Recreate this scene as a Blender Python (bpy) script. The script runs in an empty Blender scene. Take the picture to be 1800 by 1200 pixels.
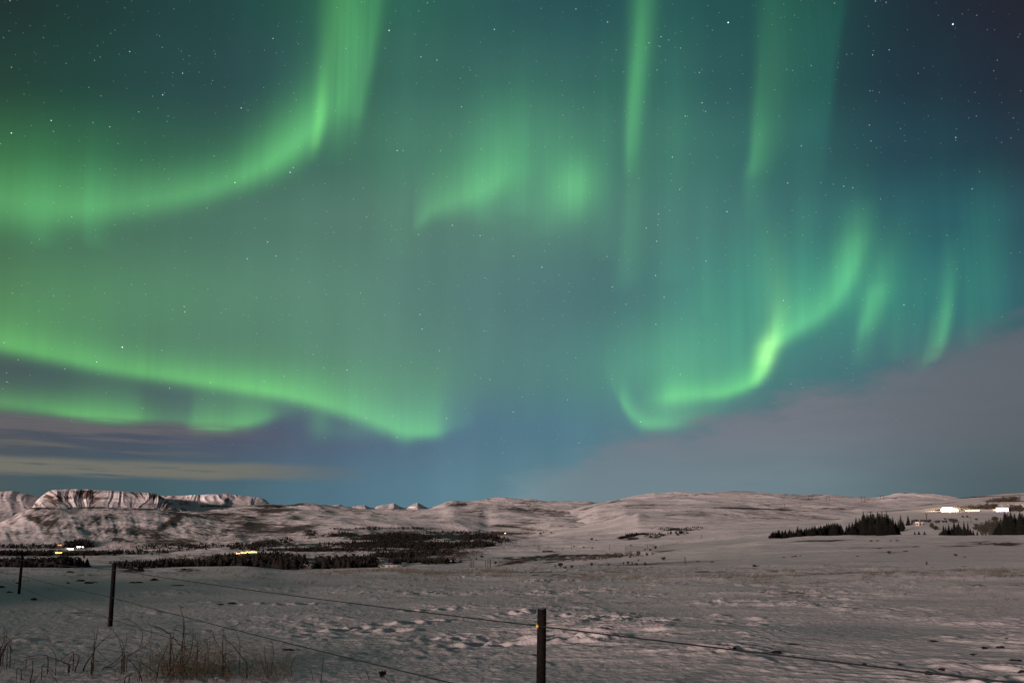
import bpy, math, random
import numpy as np
from mathutils import Vector

random.seed(7)
rng = np.random.default_rng(7)
SC = bpy.context.scene
COL = SC.collection
PI = math.pi

# ------------------------------------------------------------------ camera
F, CX, CY, PITCH, EYE = 1400.0, 900.0, 836.5, math.radians(5.0), 1.53
cam_data = bpy.data.cameras.new('camera')
cam = bpy.data.objects.new('camera', cam_data)
COL.objects.link(cam)
cam.location = (0, 0, EYE)
cam.rotation_euler = (PI / 2 + PITCH, 0, 0)
cam_data.sensor_fit = 'HORIZONTAL'
cam_data.sensor_width = 36.0
cam_data.lens = F / 1800 * 36
cam_data.shift_y = (CY - 600) / 1800
cam_data.clip_start = 0.1
cam_data.clip_end = 200000
SC.camera = cam
SC.view_settings.view_transform = 'Standard'
SC.view_settings.look = 'None'
SC.view_settings.exposure = 0.0
SC.view_settings.gamma = 1.0
SC.render.engine = 'CYCLES'
SC.cycles.use_denoising = True
SC.cycles.max_bounces = 3
SC.cycles.diffuse_bounces = 2


def pix(px, py):
    """photo point -> azimuth (from +Y towards +X) and elevation of its direction in the world"""
    xc = (np.asarray(px, float) - CX) / F
    yc = (CY - np.asarray(py, float)) / F
    y = math.cos(PITCH) - yc * math.sin(PITCH)
    z = math.sin(PITCH) + yc * math.cos(PITCH)
    return np.arctan2(xc, y), np.arctan2(z, np.hypot(xc, y))


def unpix(X, Y, Z):
    z = Z - EYE
    zc = Y * math.cos(PITCH) + z * math.sin(PITCH)
    yc = -Y * math.sin(PITCH) + z * math.cos(PITCH)
    zc = np.maximum(zc, 1e-3)
    return CX + F * X / zc, CY - F * yc / zc


def at(px, py, D):
    a, e = pix(px, py)
    return Vector((D * math.sin(a), D * math.cos(a), EYE + D * math.tan(e)))


def lin(c):
    c = np.asarray(c, float) / 255.0
    return np.where(c <= 0.04045, c / 12.92, ((c + 0.055) / 1.055) ** 2.4)


# ------------------------------------------------------------------ moon light (low, from behind on the left) and sky
MOON_EL, MOON_AZ = math.radians(5.2), math.radians(218)      # azimuth of the moon itself, clockwise from +Y
sun_data = bpy.data.lights.new('moon', 'SUN')
sun_data.energy = 4.6
sun_data.color = (1.0, 0.69, 0.62)
sun_data.angle = math.radians(5)
sun = bpy.data.objects.new('moon', sun_data)
COL.objects.link(sun)
md = Vector((math.sin(MOON_AZ) * math.cos(MOON_EL), math.cos(MOON_AZ) * math.cos(MOON_EL), math.sin(MOON_EL)))
sun.rotation_euler = md.to_track_quat('Z', 'Y').to_euler()

world = bpy.data.worlds.new("World")
SC.world = world
world.cycles.sampling_method = 'MANUAL'
world.cycles.sample_map_resolution = 512
world.use_nodes = True
WT = world.node_tree
WT.nodes.clear()
WN, WL = WT.nodes, WT.links


def put(sock, v):
    if isinstance(v, bpy.types.NodeSocket):
        WL.new(v, sock)
    else:
        sock.default_value = v


def M(op, a, b=None, c=None, clamp=False):
    n = WN.new('ShaderNodeMath')
    n.operation = op
    n.use_clamp = clamp
    put(n.inputs[0], a)
    if b is not None:
        put(n.inputs[1], b)
    if c is not None:
        put(n.inputs[2], c)
    return n.outputs[0]


def smooth(x, a, b, lo=0.0, hi=1.0):
    n = WN.new('ShaderNodeMapRange')
    n.interpolation_type = 'SMOOTHSTEP'
    put(n.inputs[0], x)
    for i, v in ((1, a), (2, b), (3, lo), (4, hi)):
        put(n.inputs[i], float(v))
    return n.outputs[0]


def fcurve(x, xs, ys):
    """a smooth curve through (xs, ys) evaluated at socket x"""
    xs, ys = np.asarray(xs, float), np.asarray(ys, float)
    o = np.argsort(xs)
    xs, ys = xs[o], ys[o]
    if np.ptp(ys) < 1e-9:
        return float(ys[0])
    x0, x1, y0, y1 = xs[0], xs[-1], ys.min(), ys.max()
    t = M('MULTIPLY_ADD', x, 1 / (x1 - x0), -x0 / (x1 - x0), clamp=True)
    n = WN.new('ShaderNodeFloatCurve')
    cu = n.mapping.curves[0]
    nx, ny = (xs - x0) / (x1 - x0), (ys - y0) / (y1 - y0)
    cu.points[0].location = (nx[0], ny[0])
    cu.points[1].location = (nx[-1], ny[-1])
    for a, b in zip(nx[1:-1], ny[1:-1]):
        cu.points.new(a, b)
    for p in cu.points:
        p.handle_type = 'AUTO_CLAMPED'
    n.mapping.update()
    put(n.inputs['Factor'], 1.0)
    put(n.inputs['Value'], t)
    return M('MULTIPLY_ADD', n.outputs[0], y1 - y0, y0)


def VM(op, a, b):
    n = WN.new('ShaderNodeVectorMath')
    n.operation = op
    for i, v in ((0, a), (1, b)):
        if v is None:
            continue
        if op == 'SCALE' and i == 1:
            put(n.inputs['Scale'], v)
        else:
            put(n.inputs[i], v)
    return n.outputs[1] if op in ('DISTANCE', 'LENGTH', 'DOT_PRODUCT') else n.outputs[0]


def mixc(f, a, b):
    n = WN.new('ShaderNodeMix')
    n.data_type = 'RGBA'
    put(n.inputs['Factor'], f)
    put(n.inputs[6], a)
    put(n.inputs[7], b)
    return n.outputs[2]


tc = WN.new('ShaderNodeTexCoord')
DIRV = VM('NORMALIZE', tc.outputs['Generated'], None)
sp = WN.new('ShaderNodeSeparateXYZ')
WL.new(DIRV, sp.inputs[0])
AZ = M('ARCTAN2', sp.outputs[0], sp.outputs[1])
EL = M('ARCSINE', sp.outputs[2])
VV = M('DIVIDE', M('TANGENT', EL), M('MAXIMUM', M('COSINE', AZ), 0.35))     # height above the horizon as a slope


def noise(sx, sy, detail=2.0, seed=0.0, rough=0.5):
    c = WN.new('ShaderNodeCombineXYZ')
    put(c.inputs[0], M('MULTIPLY', AZ, sx))
    put(c.inputs[1], M('MULTIPLY', EL, sy))
    put(c.inputs[2], seed)
    n = WN.new('ShaderNodeTexNoise')
    n.inputs['Scale'].default_value = 1.0
    n.inputs['Detail'].default_value = detail
    n.inputs['Roughness'].default_value = rough
    WL.new(c.outputs[0], n.inputs['Vector'])
    return n.outputs[0]


RAYS = noise(55, 3.0, 3, 1.7)
RAYF = M('ADD', M('MULTIPLY_ADD', RAYS, 1.1, 0.05), M('MULTIPLY', noise(150, 2.2, 2, 5.9), 0.8))
# coordinates used from here on wait for the ray noise, so that the renderer works through the ribbons one by one
AZ = M('MULTIPLY_ADD', RAYF, 1e-9, AZ)
EL = M('MULTIPLY_ADD', RAYF, 1e-9, EL)
VV = M('MULTIPLY_ADD', RAYF, 1e-9, VV)

# night-sky glow, a coarse chart of colour over azimuth (columns) and height (rows)
COLS = [0, 225, 450, 675, 900, 1125, 1350, 1575, 1800]
CHART = [
    (0, [(26, 52, 46), (34, 64, 62), (36, 74, 72), (48, 105, 85), (42, 82, 86), (40, 84, 88), (34, 86, 80), (28, 46, 58), (30, 28, 42)]),
    (130, [(30, 64, 52), (38, 72, 68), (44, 76, 80), (56, 103, 92), (54, 97, 94), (50, 98, 96), (42, 87, 85), (28, 48, 62), (27, 36, 52)]),
    (260, [(45, 95, 65), (48, 92, 75), (52, 84, 82), (72, 120, 103), (70, 116, 107), (65, 115, 107), (54, 106, 100), (32, 62, 78), (27, 50, 65)]),
    (390, [(68, 116, 86), (74, 114, 94), (80, 122, 106), (88, 125, 113), (86, 128, 117), (77, 121, 117), (62, 110, 110), (42, 88, 98), (32, 80, 95)]),
    (520, [(78, 124, 92), (84, 132, 102), (90, 136, 114), (92, 134, 120), (84, 122, 122), (74, 118, 119), (62, 120, 118), (52, 112, 115), (38, 92, 105)]),
    (650, [(70, 90, 94), (72, 94, 96), (86, 128, 110), (94, 138, 122), (86, 128, 128), (78, 130, 128), (66, 118, 122), (68, 108, 118), (72, 88, 100)]),
    (760, [(76, 84, 96), (74, 82, 98), (78, 86, 108), (84, 106, 130), (82, 124, 142), (84, 125, 138), (90, 108, 122), (92, 102, 114), (80, 88, 98)]),
    (870, [(62, 88, 96), (62, 90, 98), (72, 104, 118), (82, 120, 142), (96, 135, 148), (98, 128, 138), (84, 108, 120), (74, 96, 108), (60, 76, 84)]),
]
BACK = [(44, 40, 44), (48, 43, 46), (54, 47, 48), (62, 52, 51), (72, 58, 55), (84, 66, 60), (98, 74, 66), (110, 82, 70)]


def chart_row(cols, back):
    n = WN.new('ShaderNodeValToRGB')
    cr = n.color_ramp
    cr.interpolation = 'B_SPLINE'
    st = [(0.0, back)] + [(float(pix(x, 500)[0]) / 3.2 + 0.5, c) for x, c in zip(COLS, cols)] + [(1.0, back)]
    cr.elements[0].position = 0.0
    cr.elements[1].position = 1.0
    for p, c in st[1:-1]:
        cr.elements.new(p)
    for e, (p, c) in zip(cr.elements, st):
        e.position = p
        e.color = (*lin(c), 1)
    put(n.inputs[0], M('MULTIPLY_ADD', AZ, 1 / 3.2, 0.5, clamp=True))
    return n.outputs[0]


vrow = [math.tan(float(pix(900, y)[1])) for y, _ in CHART]
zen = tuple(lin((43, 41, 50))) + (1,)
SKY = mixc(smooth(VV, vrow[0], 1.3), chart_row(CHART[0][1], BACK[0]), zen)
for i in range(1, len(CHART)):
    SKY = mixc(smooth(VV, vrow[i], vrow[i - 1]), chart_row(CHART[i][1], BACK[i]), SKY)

# the aurora: curtains as ribbons of light, each a lower edge along azimuth with soft falloff up and down


GLOW = None


def glow(color, v):
    """adds light of one colour to the sky; summed at once so that few values are kept at a time"""
    global GLOW
    GLOW = VM('ADD', GLOW, VM('SCALE', color, v)) if GLOW is not None else VM('SCALE', color, v)



def ribbon(pts, color=(0.2, 1.0, 0.2), kind='az', up_pow=1.4, rays=0.6, gain=1.0):
    """pts: photo x, y, brightness, falloff on the upper (or right) side, on the lower (or left) side"""
    p = np.array(pts, float)
    a, e = pix(p[:, 0], p[:, 1])
    if kind == 'az':
        _, eu = pix(p[:, 0], p[:, 1] - p[:, 3])
        _, ed = pix(p[:, 0], p[:, 1] + p[:, 4])
        along, E, across = a, e, EL
        up, dn = eu - e, e - ed
        drive = AZ
    else:
        ar, _ = pix(p[:, 0] + p[:, 3], p[:, 1])
        al, _ = pix(p[:, 0] - p[:, 4], p[:, 1])
        along, E, across = e, a, AZ
        up, dn = ar - a, a - al
        drive = EL
    s = M('SUBTRACT', across, fcurve(drive, along, E))
    pos = M('DIVIDE', M('MAXIMUM', s, 0.0), fcurve(drive, along, up))
    neg = M('DIVIDE', M('MAXIMUM', M('MULTIPLY', s, -1.0), 0.0), fcurve(drive, along, dn))
    t = M('ADD', M('POWER', pos, up_pow), M('POWER', neg, 2.0))
    prof = M('EXPONENT', M('MULTIPLY', t, -1.0))
    inten = fcurve(drive, along, p[:, 2] * gain)
    v = M('MULTIPLY', prof, inten)
    if rays:
        v = M('MULTIPLY', v, M('MULTIPLY_ADD', M('SUBTRACT', RAYF, 1.0), rays, 1.0))
    glow(color, v)


def blob(px, py, sx, sy, I, color=(0.2, 1.0, 0.25), tilt=0.0, rays=0.4):
    a, e = pix(px, py)
    a2, _ = pix(px + sx, py)
    _, e2 = pix(px, py - sy)
    dx, dy = M('SUBTRACT', AZ, float(a)), M('SUBTRACT', EL, float(e))
    dx = M('MULTIPLY_ADD', dy, -tilt, dx)
    qx = M('DIVIDE', dx, float(a2 - a))
    qy = M('DIVIDE', dy, float(e2 - e))
    r = M('ADD', M('MULTIPLY', qx, qx), M('MULTIPLY', qy, qy))
    v = M('MULTIPLY', M('EXPONENT', M('MULTIPLY', r, -1.0)), I)
    if rays:
        v = M('MULTIPLY', v, M('MULTIPLY_ADD', M('SUBTRACT', RAYF, 1.0), rays, 1.0))
    glow(color, v)


G1, G2, G3 = (0.22, 1.0, 0.24), (0.20, 1.0, 0.13), (0.26, 1.0, 0.18)
# upper left arc and the rays it folds into
ribbon([(-250, 330, .18, 90, 50), (0, 350, .22, 85, 50), (110, 362, .23, 75, 38), (220, 355, .20, 60, 30), (310, 342, .22, 52, 27), (390, 322, .26, 50, 26), (450, 296, .33, 55, 30), (505, 262, .40, 62, 36), (545, 228, .36, 70, 40), (580, 190, .14, 80, 40), (625, 150, 0, 80, 40)], G1, rays=.25)
ribbon([(548, 290, 0, 9, 8), (552, 265, .09, 9, 8), (555, 245, .20, 10, 8), (560, 210, .22, 13, 9), (568, 150, .14, 16, 12), (578, 90, .10, 20, 16), (592, 0, .10, 26, 24), (605, -120, .05, 30, 24)], G3, 'el', 2, rays=.2)
ribbon([(612, 290, 0, 12, 25), (619, 245, .03, 14, 28), (625, 215, .09, 13, 34), (634, 170, .18, 12, 42), (645, 100, .17, 14, 52), (656, 0, .12, 18, 66), (672, -150, .05, 20, 70)], G1, 'el', 2, rays=.8)
ribbon([(583, 300, 0, 22, 20), (587, 250, .05, 22, 20), (592, 215, .09, 22, 20), (604, 120, .11, 30, 22), (620, 0, .06, 40, 30)], G1, 'el', 2, rays=.4)
# middle patches
ribbon([(722, 396, 0, 40, 14), (738, 386, .10, 50, 16), (760, 366, .16, 55, 20), (800, 350, .19, 60, 26), (850, 330, .22, 65, 32), (890, 305, .16, 75, 36), (930, 288, .06, 85, 40), (980, 272, .015, 90, 40), (1050, 265, 0, 90, 40)], G1, rays=.5)
blob(1010, 330, 40, 52, .26, G1, .1)
blob(1000, 270, 70, 120, .05, G1, .1)
blob(925, 350, 60, 60, .035, G1, .1)
blob(880, 280, 120, 130, .05, G1)
# tall rays on the right
ribbon([(1104, 318, 0, 14, 8), (1106, 285, .10, 16, 9), (1110, 220, .21, 18, 11), (1116, 150, .24, 20, 13), (1123, 80, .22, 22, 15), (1130, 0, .17, 24, 20), (1140, -150, .06, 26, 24)], G1, 'el', 2, rays=.3)
ribbon([(1096, 520, 0, 30, 20), (1104, 440, .06, 30, 16), (1108, 360, .06, 26, 14), (1112, 280, .02, 26, 14), (1112, 240, 0, 26, 14)], G1, 'el', 2, rays=.4)
ribbon([(1318, 400, 0, 20, 10), (1320, 320, .06, 24, 12), (1327, 270, .15, 30, 10), (1333, 200, .11, 40, 12), (1342, 100, .06, 60, 14), (1352, 0, .04, 70, 20), (1360, -120, 0, 70, 20)], G1, 'el', 1.6, rays=.3)
ribbon([(1438, 330, 0, 12, 60), (1444, 260, .04, 12, 70), (1456, 160, .07, 12, 80), (1465, 80, .07, 12, 95), (1474, 0, .05, 14, 100), (1480, -120, 0, 14, 100)], (.04, .62, .32), 'el', 2, rays=.5)
# lower left arc
ribbon([(-300, 560, .22, 40, 16), (0, 604, .27, 40, 16), (100, 624, .29, 38, 16), (200, 645, .28, 36, 15), (300, 660, .28, 34, 14), (400, 675, .28, 34, 14), (480, 687, .32, 34, 14), (560, 704, .31, 36, 15), (620, 722, .29, 40, 18), (680, 744, .31, 48, 18), (730, 758, .33, 52, 14), (762, 758, .26, 55, 12), (790, 748, .08, 60, 14), (840, 735, 0, 60, 14)], G2, rays=.25)
ribbon([(-300, 540, .06, 110, 25), (0, 590, .06, 110, 25), (300, 650, .05, 100, 20), (600, 715, .06, 110, 20), (740, 750, .06, 110, 20), (800, 735, .02, 100, 20), (860, 720, 0, 100, 20)], G3, rays=.4)
# the band below it
ribbon([(-200, 700, .20, 26, 18), (0, 706, .20, 24, 18), (80, 716, .26, 26, 16), (130, 726, .34, 30, 14), (200, 733, .36, 34, 12), (260, 734, .20, 26, 12), (310, 736, .13, 24, 12), (335, 745, .22, 30, 12), (370, 750, .34, 40, 10), (420, 744, .33, 38, 12), (465, 732, .22, 30, 14), (500, 722, .05, 24, 14), (540, 715, 0, 20, 14)], G2, rays=.2)
blob(562, 742, 20, 28, .09, G2)
blob(612, 758, 50, 16, .05, G2)
# the bright fold on the right
ribbon([(1060, 640, 0, 40, 14), (1085, 690, .06, 30, 14), (1100, 712, .22, 26, 16), (1120, 734, .25, 24, 16), (1140, 744, .31, 24, 13), (1165, 744, .26, 30, 13), (1200, 738, .15, 34, 15), (1250, 722, .05, 30, 14), (1290, 705, 0, 30, 14)], G2, rays=.2)
ribbon([(1125, 702, 0, 24, 16), (1160, 698, .17, 26, 18), (1190, 694, .31, 26, 18), (1225, 692, .29, 24, 15), (1260, 690, .33, 24, 13), (1295, 682, .37, 26, 13), (1320, 670, .38, 30, 14), (1340, 655, .20, 34, 14), (1360, 635, 0, 30, 14)], G2, rays=.2)
ribbon([(1326, 685, 0, 10, 12), (1334, 668, .24, 13, 15), (1343, 645, .60, 14, 16), (1350, 618, .9, 15, 18), (1357, 595, .62, 17, 20), (1364, 570, .28, 16, 20), (1368, 540, .16, 22, 24), (1366, 500, .10, 26, 24), (1362, 450, .05, 28, 24), (1358, 380, 0, 28, 24)], (.4, 1.0, .2), 'el', 1.8, rays=.25)
ribbon([(1355, 598, 0, 40, 22), (1368, 592, .26, 40, 20), (1385, 582, .30, 40, 20), (1410, 567, .26, 44, 20), (1440, 550, .26, 48, 22), (1470, 520, .25, 60, 26), (1495, 480, .18, 70, 32), (1520, 430, .05, 80, 40), (1550, 400, 0, 80, 40)], G1, rays=.3)
ribbon([(1488, 560, 0, 25, 24), (1494, 510, .08, 25, 26), (1502, 450, .15, 24, 28), (1510, 400, .08, 26, 28), (1516, 340, 0, 26, 28)], G1, 'el', 2, rays=.3)
ribbon([(1505, 650, 0, 22, 10), (1512, 600, .08, 24, 10), (1524, 560, .22, 24, 14), (1534, 530, .24, 26, 18), (1544, 490, .13, 28, 22), (1556, 430, .04, 30, 26), (1565, 370, 0, 30, 26)], G1, 'el', 2, rays=.3)
ribbon([(1640, 640, 0, 8, 20), (1650, 618, .18, 10, 16), (1656, 590, .22, 12, 14), (1662, 560, .21, 12, 15), (1667, 520, .13, 13, 18), (1672, 470, .06, 15, 22), (1678, 400, 0, 18, 22)], G1, 'el', 2, rays=.2)
ribbon([(1622, 660, 0, 10, 8), (1628, 630, .06, 12, 8), (1636, 590, .05, 12, 8), (1646, 530, 0, 12, 8)], G1, 'el', 2, rays=.2)
blob(1190, 640, 130, 75, .14, G1, rays=.3)
blob(1250, 560, 110, 120, .07, (.15, 1, .4), rays=.5)
blob(1420, 460, 150, 120, .04, (.1, 1, .4), rays=.5)
blob(1480, 540, 130, 90, .05, (.14, 1, .35), rays=.4)
blob(640, 180, 120, 200, .025, G1, rays=.6)
blob(1140, 200, 70, 220, .025, G1, rays=.6)
blob(60, 540, 200, 90, .03, G2, rays=.3)
blob(1700, 470, 80, 160, .03, (.08, 1, .5), rays=1.0)

# faint separate rays and veils between the bright bands
for x, y0, y1, I, w, lean in ((845, 360, 150, .045, 26, 14), (905, 345, 120, .05, 30, 16), (955, 380, 180, .03, 24, 12), (1055, 420, 60, .03, 30, 14), (1180, 460, 40, .028, 34, 12), (1240, 520, 260, .03, 22, 8), (1292, 650, 380, .05, 18, 8),
                              (1330, 560, 330, .05, 22, 10), (1405, 560, 320, .04, 22, 12), (1575, 600, 380, .05, 26, 14), (1610, 640, 470, .03, 14, 10), (1705, 580, 330, .045, 26, 12), (1745, 540, 300, .03, 26, 12), (690, 420, 200, .022, 40, 20), (160, 400, 250, .05, 26, 10), (70, 400, 260, .05, 30, 8), (1640, 300, 40, .006, 50, 10)):
    ribbon([(x, y0 + 40, 0, w, w * .6), (x + lean * .1, y0, I, w, w * .7), (x + lean * .5, (y0 + y1) / 2, I * .8, w * 1.2, w * .9), (x + lean, y1, I * .25, w * 1.4, w), (x + lean * 1.2, y1 - 70, 0, w * 1.4, w)], (.14, 1.0, .3), 'el', 1.8, rays=.5)

# broad faint streaming over the whole sky
sky = VM('SCALE', VM('ADD', SKY, GLOW), M('MULTIPLY_ADD', noise(16, 2.6, 3, 4.4), 0.26, 0.87))

# stars
BELOW = None


def star_layer(scale, rad, power, gain, seed):
    n = WN.new('ShaderNodeTexVoronoi')
    n.feature = 'F1'
    n.inputs['Scale'].default_value = scale
    n.inputs['Randomness'].default_value = 1.0
    v = VM('ADD', DIRV, (seed, seed * 0.7, -seed))
    put(n.inputs['Vector'], v)
    cs = WN.new('ShaderNodeSeparateColor')
    WL.new(n.outputs['Color'], cs.inputs[0])
    f = smooth(n.outputs['Distance'], rad * scale, rad * scale * 0.25)
    b = M('MULTIPLY', M('POWER', cs.outputs[0], power), gain)
    tint = VM('ADD', (0.75, 0.88, 1.0), VM('SCALE', (0.25, 0.07, -0.15), cs.outputs[1]))
    return VM('SCALE', tint, M('MULTIPLY', M('MULTIPLY', f, b), smooth(EL, 0.05, 0.22)))


STARS = None
BRIGHT = [(215, 610, 1.5, 2.6), (1280, 40, 2.4, 2.4), (1675, 43, 2.2, 2.6), (684, 54, 1.3, 2.4), (90, 212, 1.3, 2), (20, 234, 1.3, 2.2), (424, 190, 1.0, 2), (510, 303, 1.3, 2.1),
          (413, 321, 1.2, 2.1), (286, 167, 1.0, 2), (742, 578, .9, 1.9), (485, 450, .9, 1.8), (228, 91, .8, 1.9), (170, 636, 1.0, 1.9), (869, 52, 1.0, 2), (321, 129, 1, 1.8),
          (1136, 401, 1.0, 1.8), (1278, 372, 1.1, 1.9), (1234, 181, 1.0, 1.8), (125, 739, 1.0, 1.8), (785, 735, 1, 1.8), (698, 768, .8, 1.6), (610, 650, 1.1, 1.8), (569, 646, .8, 1.6),
          (1126, 741, 1.1, 1.7), (1377, 528, 1, 1.8), (1534, 97, .8, 1.7), (1563, 88, .8, 1.7), (1528, 220, .7, 1.7), (1531, 248, .7, 1.7), (1353, 627, .9, 1.7), (480, 68, .9, 1.8),
          (114, 648, .8, 1.6), (298, 682, .9, 1.7), (1076, 504, .9, 1.7), (787, 92, .0, 1.6), (768, 106, 1, 1.8), (698, 265, 1, 1.8), (795, 396, 1, 1.8), (844, 414, 1, 1.8), (811, 188, .9, 1.7),
          (1499, 330, .7, 1.8), (1548, 350, .5, 1.5), (1083, 88, .6, 1.5), (1162, 65, .9, 1.7), (1160, 82, .7, 1.6), (193, 223, .9, 1.7), (244, 197, .8, 1.6), (1153, 570, 1, 1.7), (1018, 778, .7, 1.6), (861, 667, .8, 1.6)]
for px, py, b, r in BRIGHT:
    a, e = pix(px, py)
    d = Vector((math.sin(a) * math.cos(e), math.cos(a) * math.cos(e), math.sin(e)))
    dist = VM('DISTANCE', DIRV, tuple(d))
    f = M('MULTIPLY', smooth(dist, r * 0.5 / F, r * 0.12 / F), b)
    one = VM('SCALE', (0.82, 0.92, 1.0), f)
    STARS = VM('ADD', STARS, one) if STARS is not None else one

STARS = VM('ADD', STARS, star_layer(88, 0.0009, 2.4, 0.6, 3.1))
STARS = VM('ADD', STARS, star_layer(165, 0.00075, 1.3, 0.26, 11.7))
sky = VM('ADD', sky, STARS)

# moonlit cloud: a bank low on the right, streaks low on the left
eb = [(700, 905), (820, 890), (900, 845), (960, 812), (1040, 785), (1120, 762), (1200, 742), (1290, 716), (1380, 690), (1470, 666), (1560, 645), (1640, 622), (1720, 585), (1800, 548), (2100, 450)]
ea, ee = pix([p[0] for p in eb], [p[1] for p in eb])
edge = M('ADD', fcurve(AZ, ea, ee), M('MULTIPLY_ADD', noise(9, 26, 5, 2.2, .6), 0.11, -0.055))
over = M('SUBTRACT', edge, EL)
cm = M('MULTIPLY', smooth(over, -0.010, 0.036), M('MULTIPLY_ADD', noise(6, 34, 5, 6.1, .6), 0.8, 0.48), clamp=True)
cmask = M('MULTIPLY', cm, 0.95)
ccol = mixc(smooth(EL, 0.06, 0.17), tuple(lin((112, 132, 143))) + (1,), tuple(lin((119, 119, 130))) + (1,))
ccol = mixc(smooth(AZ, 0.30, 0.58), ccol, mixc(smooth(EL, 0.05, 0.16), tuple(lin((72, 92, 102))) + (1,), tuple(lin((97, 102, 111))) + (1,)))
ccol = mixc(smooth(AZ, 0.10, -0.06), ccol, tuple(lin((122, 149, 162))) + (1,))
sky = mixc(cmask, sky, ccol)
st = noise(9, 150, 5, 9.4, 0.6)
def band(y0, y1, x_end, op, thr):
    _, e0 = pix(300, y0)
    _, e1 = pix(300, y1)
    mid, half = float(e0 + e1) / 2, float(abs(e0 - e1)) / 2
    wob = M('MULTIPLY_ADD', noise(5, 3, 2, y0 * 0.01), 0.016, -0.008)
    q = M('ABSOLUTE', M('SUBTRACT', M('ADD', EL, wob), mid))
    f = smooth(q, half * 1.25, half * 0.45)
    f = M('MULTIPLY', f, smooth(AZ, float(pix(x_end, 800)[0]), float(pix(x_end - 330, 800)[0])))
    return M('MULTIPLY', M('MULTIPLY', f, smooth(st, thr, thr + 0.22)), op)
for y0, y1, xe, op, thr, c in ((742, 782, 560, .85, .34, (104, 99, 104)), (776, 812, 480, .75, .46, (104, 102, 100)), (810, 842, 690, .95, .24, (116, 115, 107)), (842, 862, 420, .5, .4, (70, 90, 96))):
    sky = mixc(band(y0, y1, xe, op, thr), sky, tuple(lin(c)) + (1,))
# below the horizon: dark snow glow
sky = mixc(smooth(EL, -0.02, -0.06), sky, tuple(lin((60, 62, 66))) + (1,))

nis = WN.new('ShaderNodeTexSky')
nis.sky_type = 'NISHITA'
nis.sun_disc = False
nis.sun_elevation = MOON_EL
nis.sun_rotation = MOON_AZ
bg0 = WN.new('ShaderNodeBackground')
WL.new(nis.outputs[0], bg0.inputs[0])
bg0.inputs[1].default_value = 0.004
bg1 = WN.new('ShaderNodeBackground')
WL.new(sky, bg1.inputs[0])
bg1.inputs[1].default_value = 0.94
ad = WN.new('ShaderNodeAddShader')
WL.new(bg0.outputs[0], ad.inputs[0])
WL.new(bg1.outputs[0], ad.inputs[1])
wo = WN.new('ShaderNodeOutputWorld')
WL.new(ad.outputs[0], wo.inputs[0])


# ------------------------------------------------------------------ numpy noise
def perlin(x, y, seed=0):
    x, y = np.asarray(x, float), np.asarray(y, float)
    xi, yi = np.floor(x).astype(np.int64), np.floor(y).astype(np.int64)
    xf, yf = x - xi, y - yi

    def grad(ix, iy, dx, dy):
        h = (ix * 374761393 + iy * 668265263 + seed * 974634777) & 0xFFFFFFFF
        h = ((h ^ (h >> 13)) * 1274126177) & 0xFFFFFFFF
        h = (h ^ (h >> 16)) & 0xFFFF
        ang = h * (2 * PI / 65536)
        return np.cos(ang) * dx + np.sin(ang) * dy
    u, v = xf ** 3 * (xf * (xf * 6 - 15) + 10), yf ** 3 * (yf * (yf * 6 - 15) + 10)
    n00, n10 = grad(xi, yi, xf, yf), grad(xi + 1, yi, xf - 1, yf)
    n01, n11 = grad(xi, yi + 1, xf, yf - 1), grad(xi + 1, yi + 1, xf - 1, yf - 1)
    a, b = n00 + u * (n10 - n00), n01 + u * (n11 - n01)
    return (a + v * (b - a)) * 1.5


def fbm(x, y, octs=4, seed=0, gain=0.5):
    s, a = 0.0, 1.0
    for k in range(octs):
        s = s + a * perlin(x * 2 ** k + 13.7 * k, y * 2 ** k - 7.1 * k, seed + k)
        a *= gain
    return s


def ridged(x, y, octs=3, seed=0, gain=0.5):
    s, a, t = 0.0, 1.0, 0.0
    for k in range(octs):
        s = s + a * (1 - np.abs(perlin(x * 2 ** k + 3.1 * k, y * 2 ** k + 9.2 * k, seed + k)) * 1.4)
        t += a
        a *= gain
    return s / t


def sstep(x, a, b):
    t = np.clip((x - a) / (b - a), 0, 1)
    return t * t * (3 - 2 * t)


# ------------------------------------------------------------------ object helpers
def tag(o, label=None, cat=None, group=None, kind=None):
    for k, v in (('label', label), ('category', cat), ('group', group), ('kind', kind)):
        if v:
            o[k] = v
    return o


def empty(name, loc, label, cat, group=None, rz=0.0):
    o = bpy.data.objects.new(name, None)
    o.empty_display_size = 0.2
    COL.objects.link(o)
    o.location = loc
    o.rotation_euler = (0, 0, rz)
    return tag(o, label, cat, group)


def mesh_np(name, V, polys_flat, counts, mat, parent=None, smooth_=False, attrs=None):
    me = bpy.data.meshes.new(name)
    V = np.asarray(V, np.float32)
    me.vertices.add(len(V))
    me.vertices.foreach_set('co', V.ravel())
    polys_flat = np.asarray(polys_flat, np.int32)
    counts = np.asarray(counts, np.int32)
    me.loops.add(len(polys_flat))
    me.loops.foreach_set('vertex_index', polys_flat)
    me.polygons.add(len(counts))
    st = np.zeros(len(counts), np.int32)
    st[1:] = np.cumsum(counts)[:-1]
    me.polygons.foreach_set('loop_start', st)
    if smooth_:
        me.polygons.foreach_set('use_smooth', np.ones(len(counts), bool))
    for k, v in (attrs or {}).items():
        at_ = me.attributes.new(k, 'FLOAT', 'POINT')
        at_.data.foreach_set('value', np.asarray(v, np.float32).ravel())
    me.update()
    me.validate()
    if mat:
        me.materials.append(mat)
    o = bpy.data.objects.new(name, me)
    COL.objects.link(o)
    if parent:
        o.parent = parent
    return o


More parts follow.
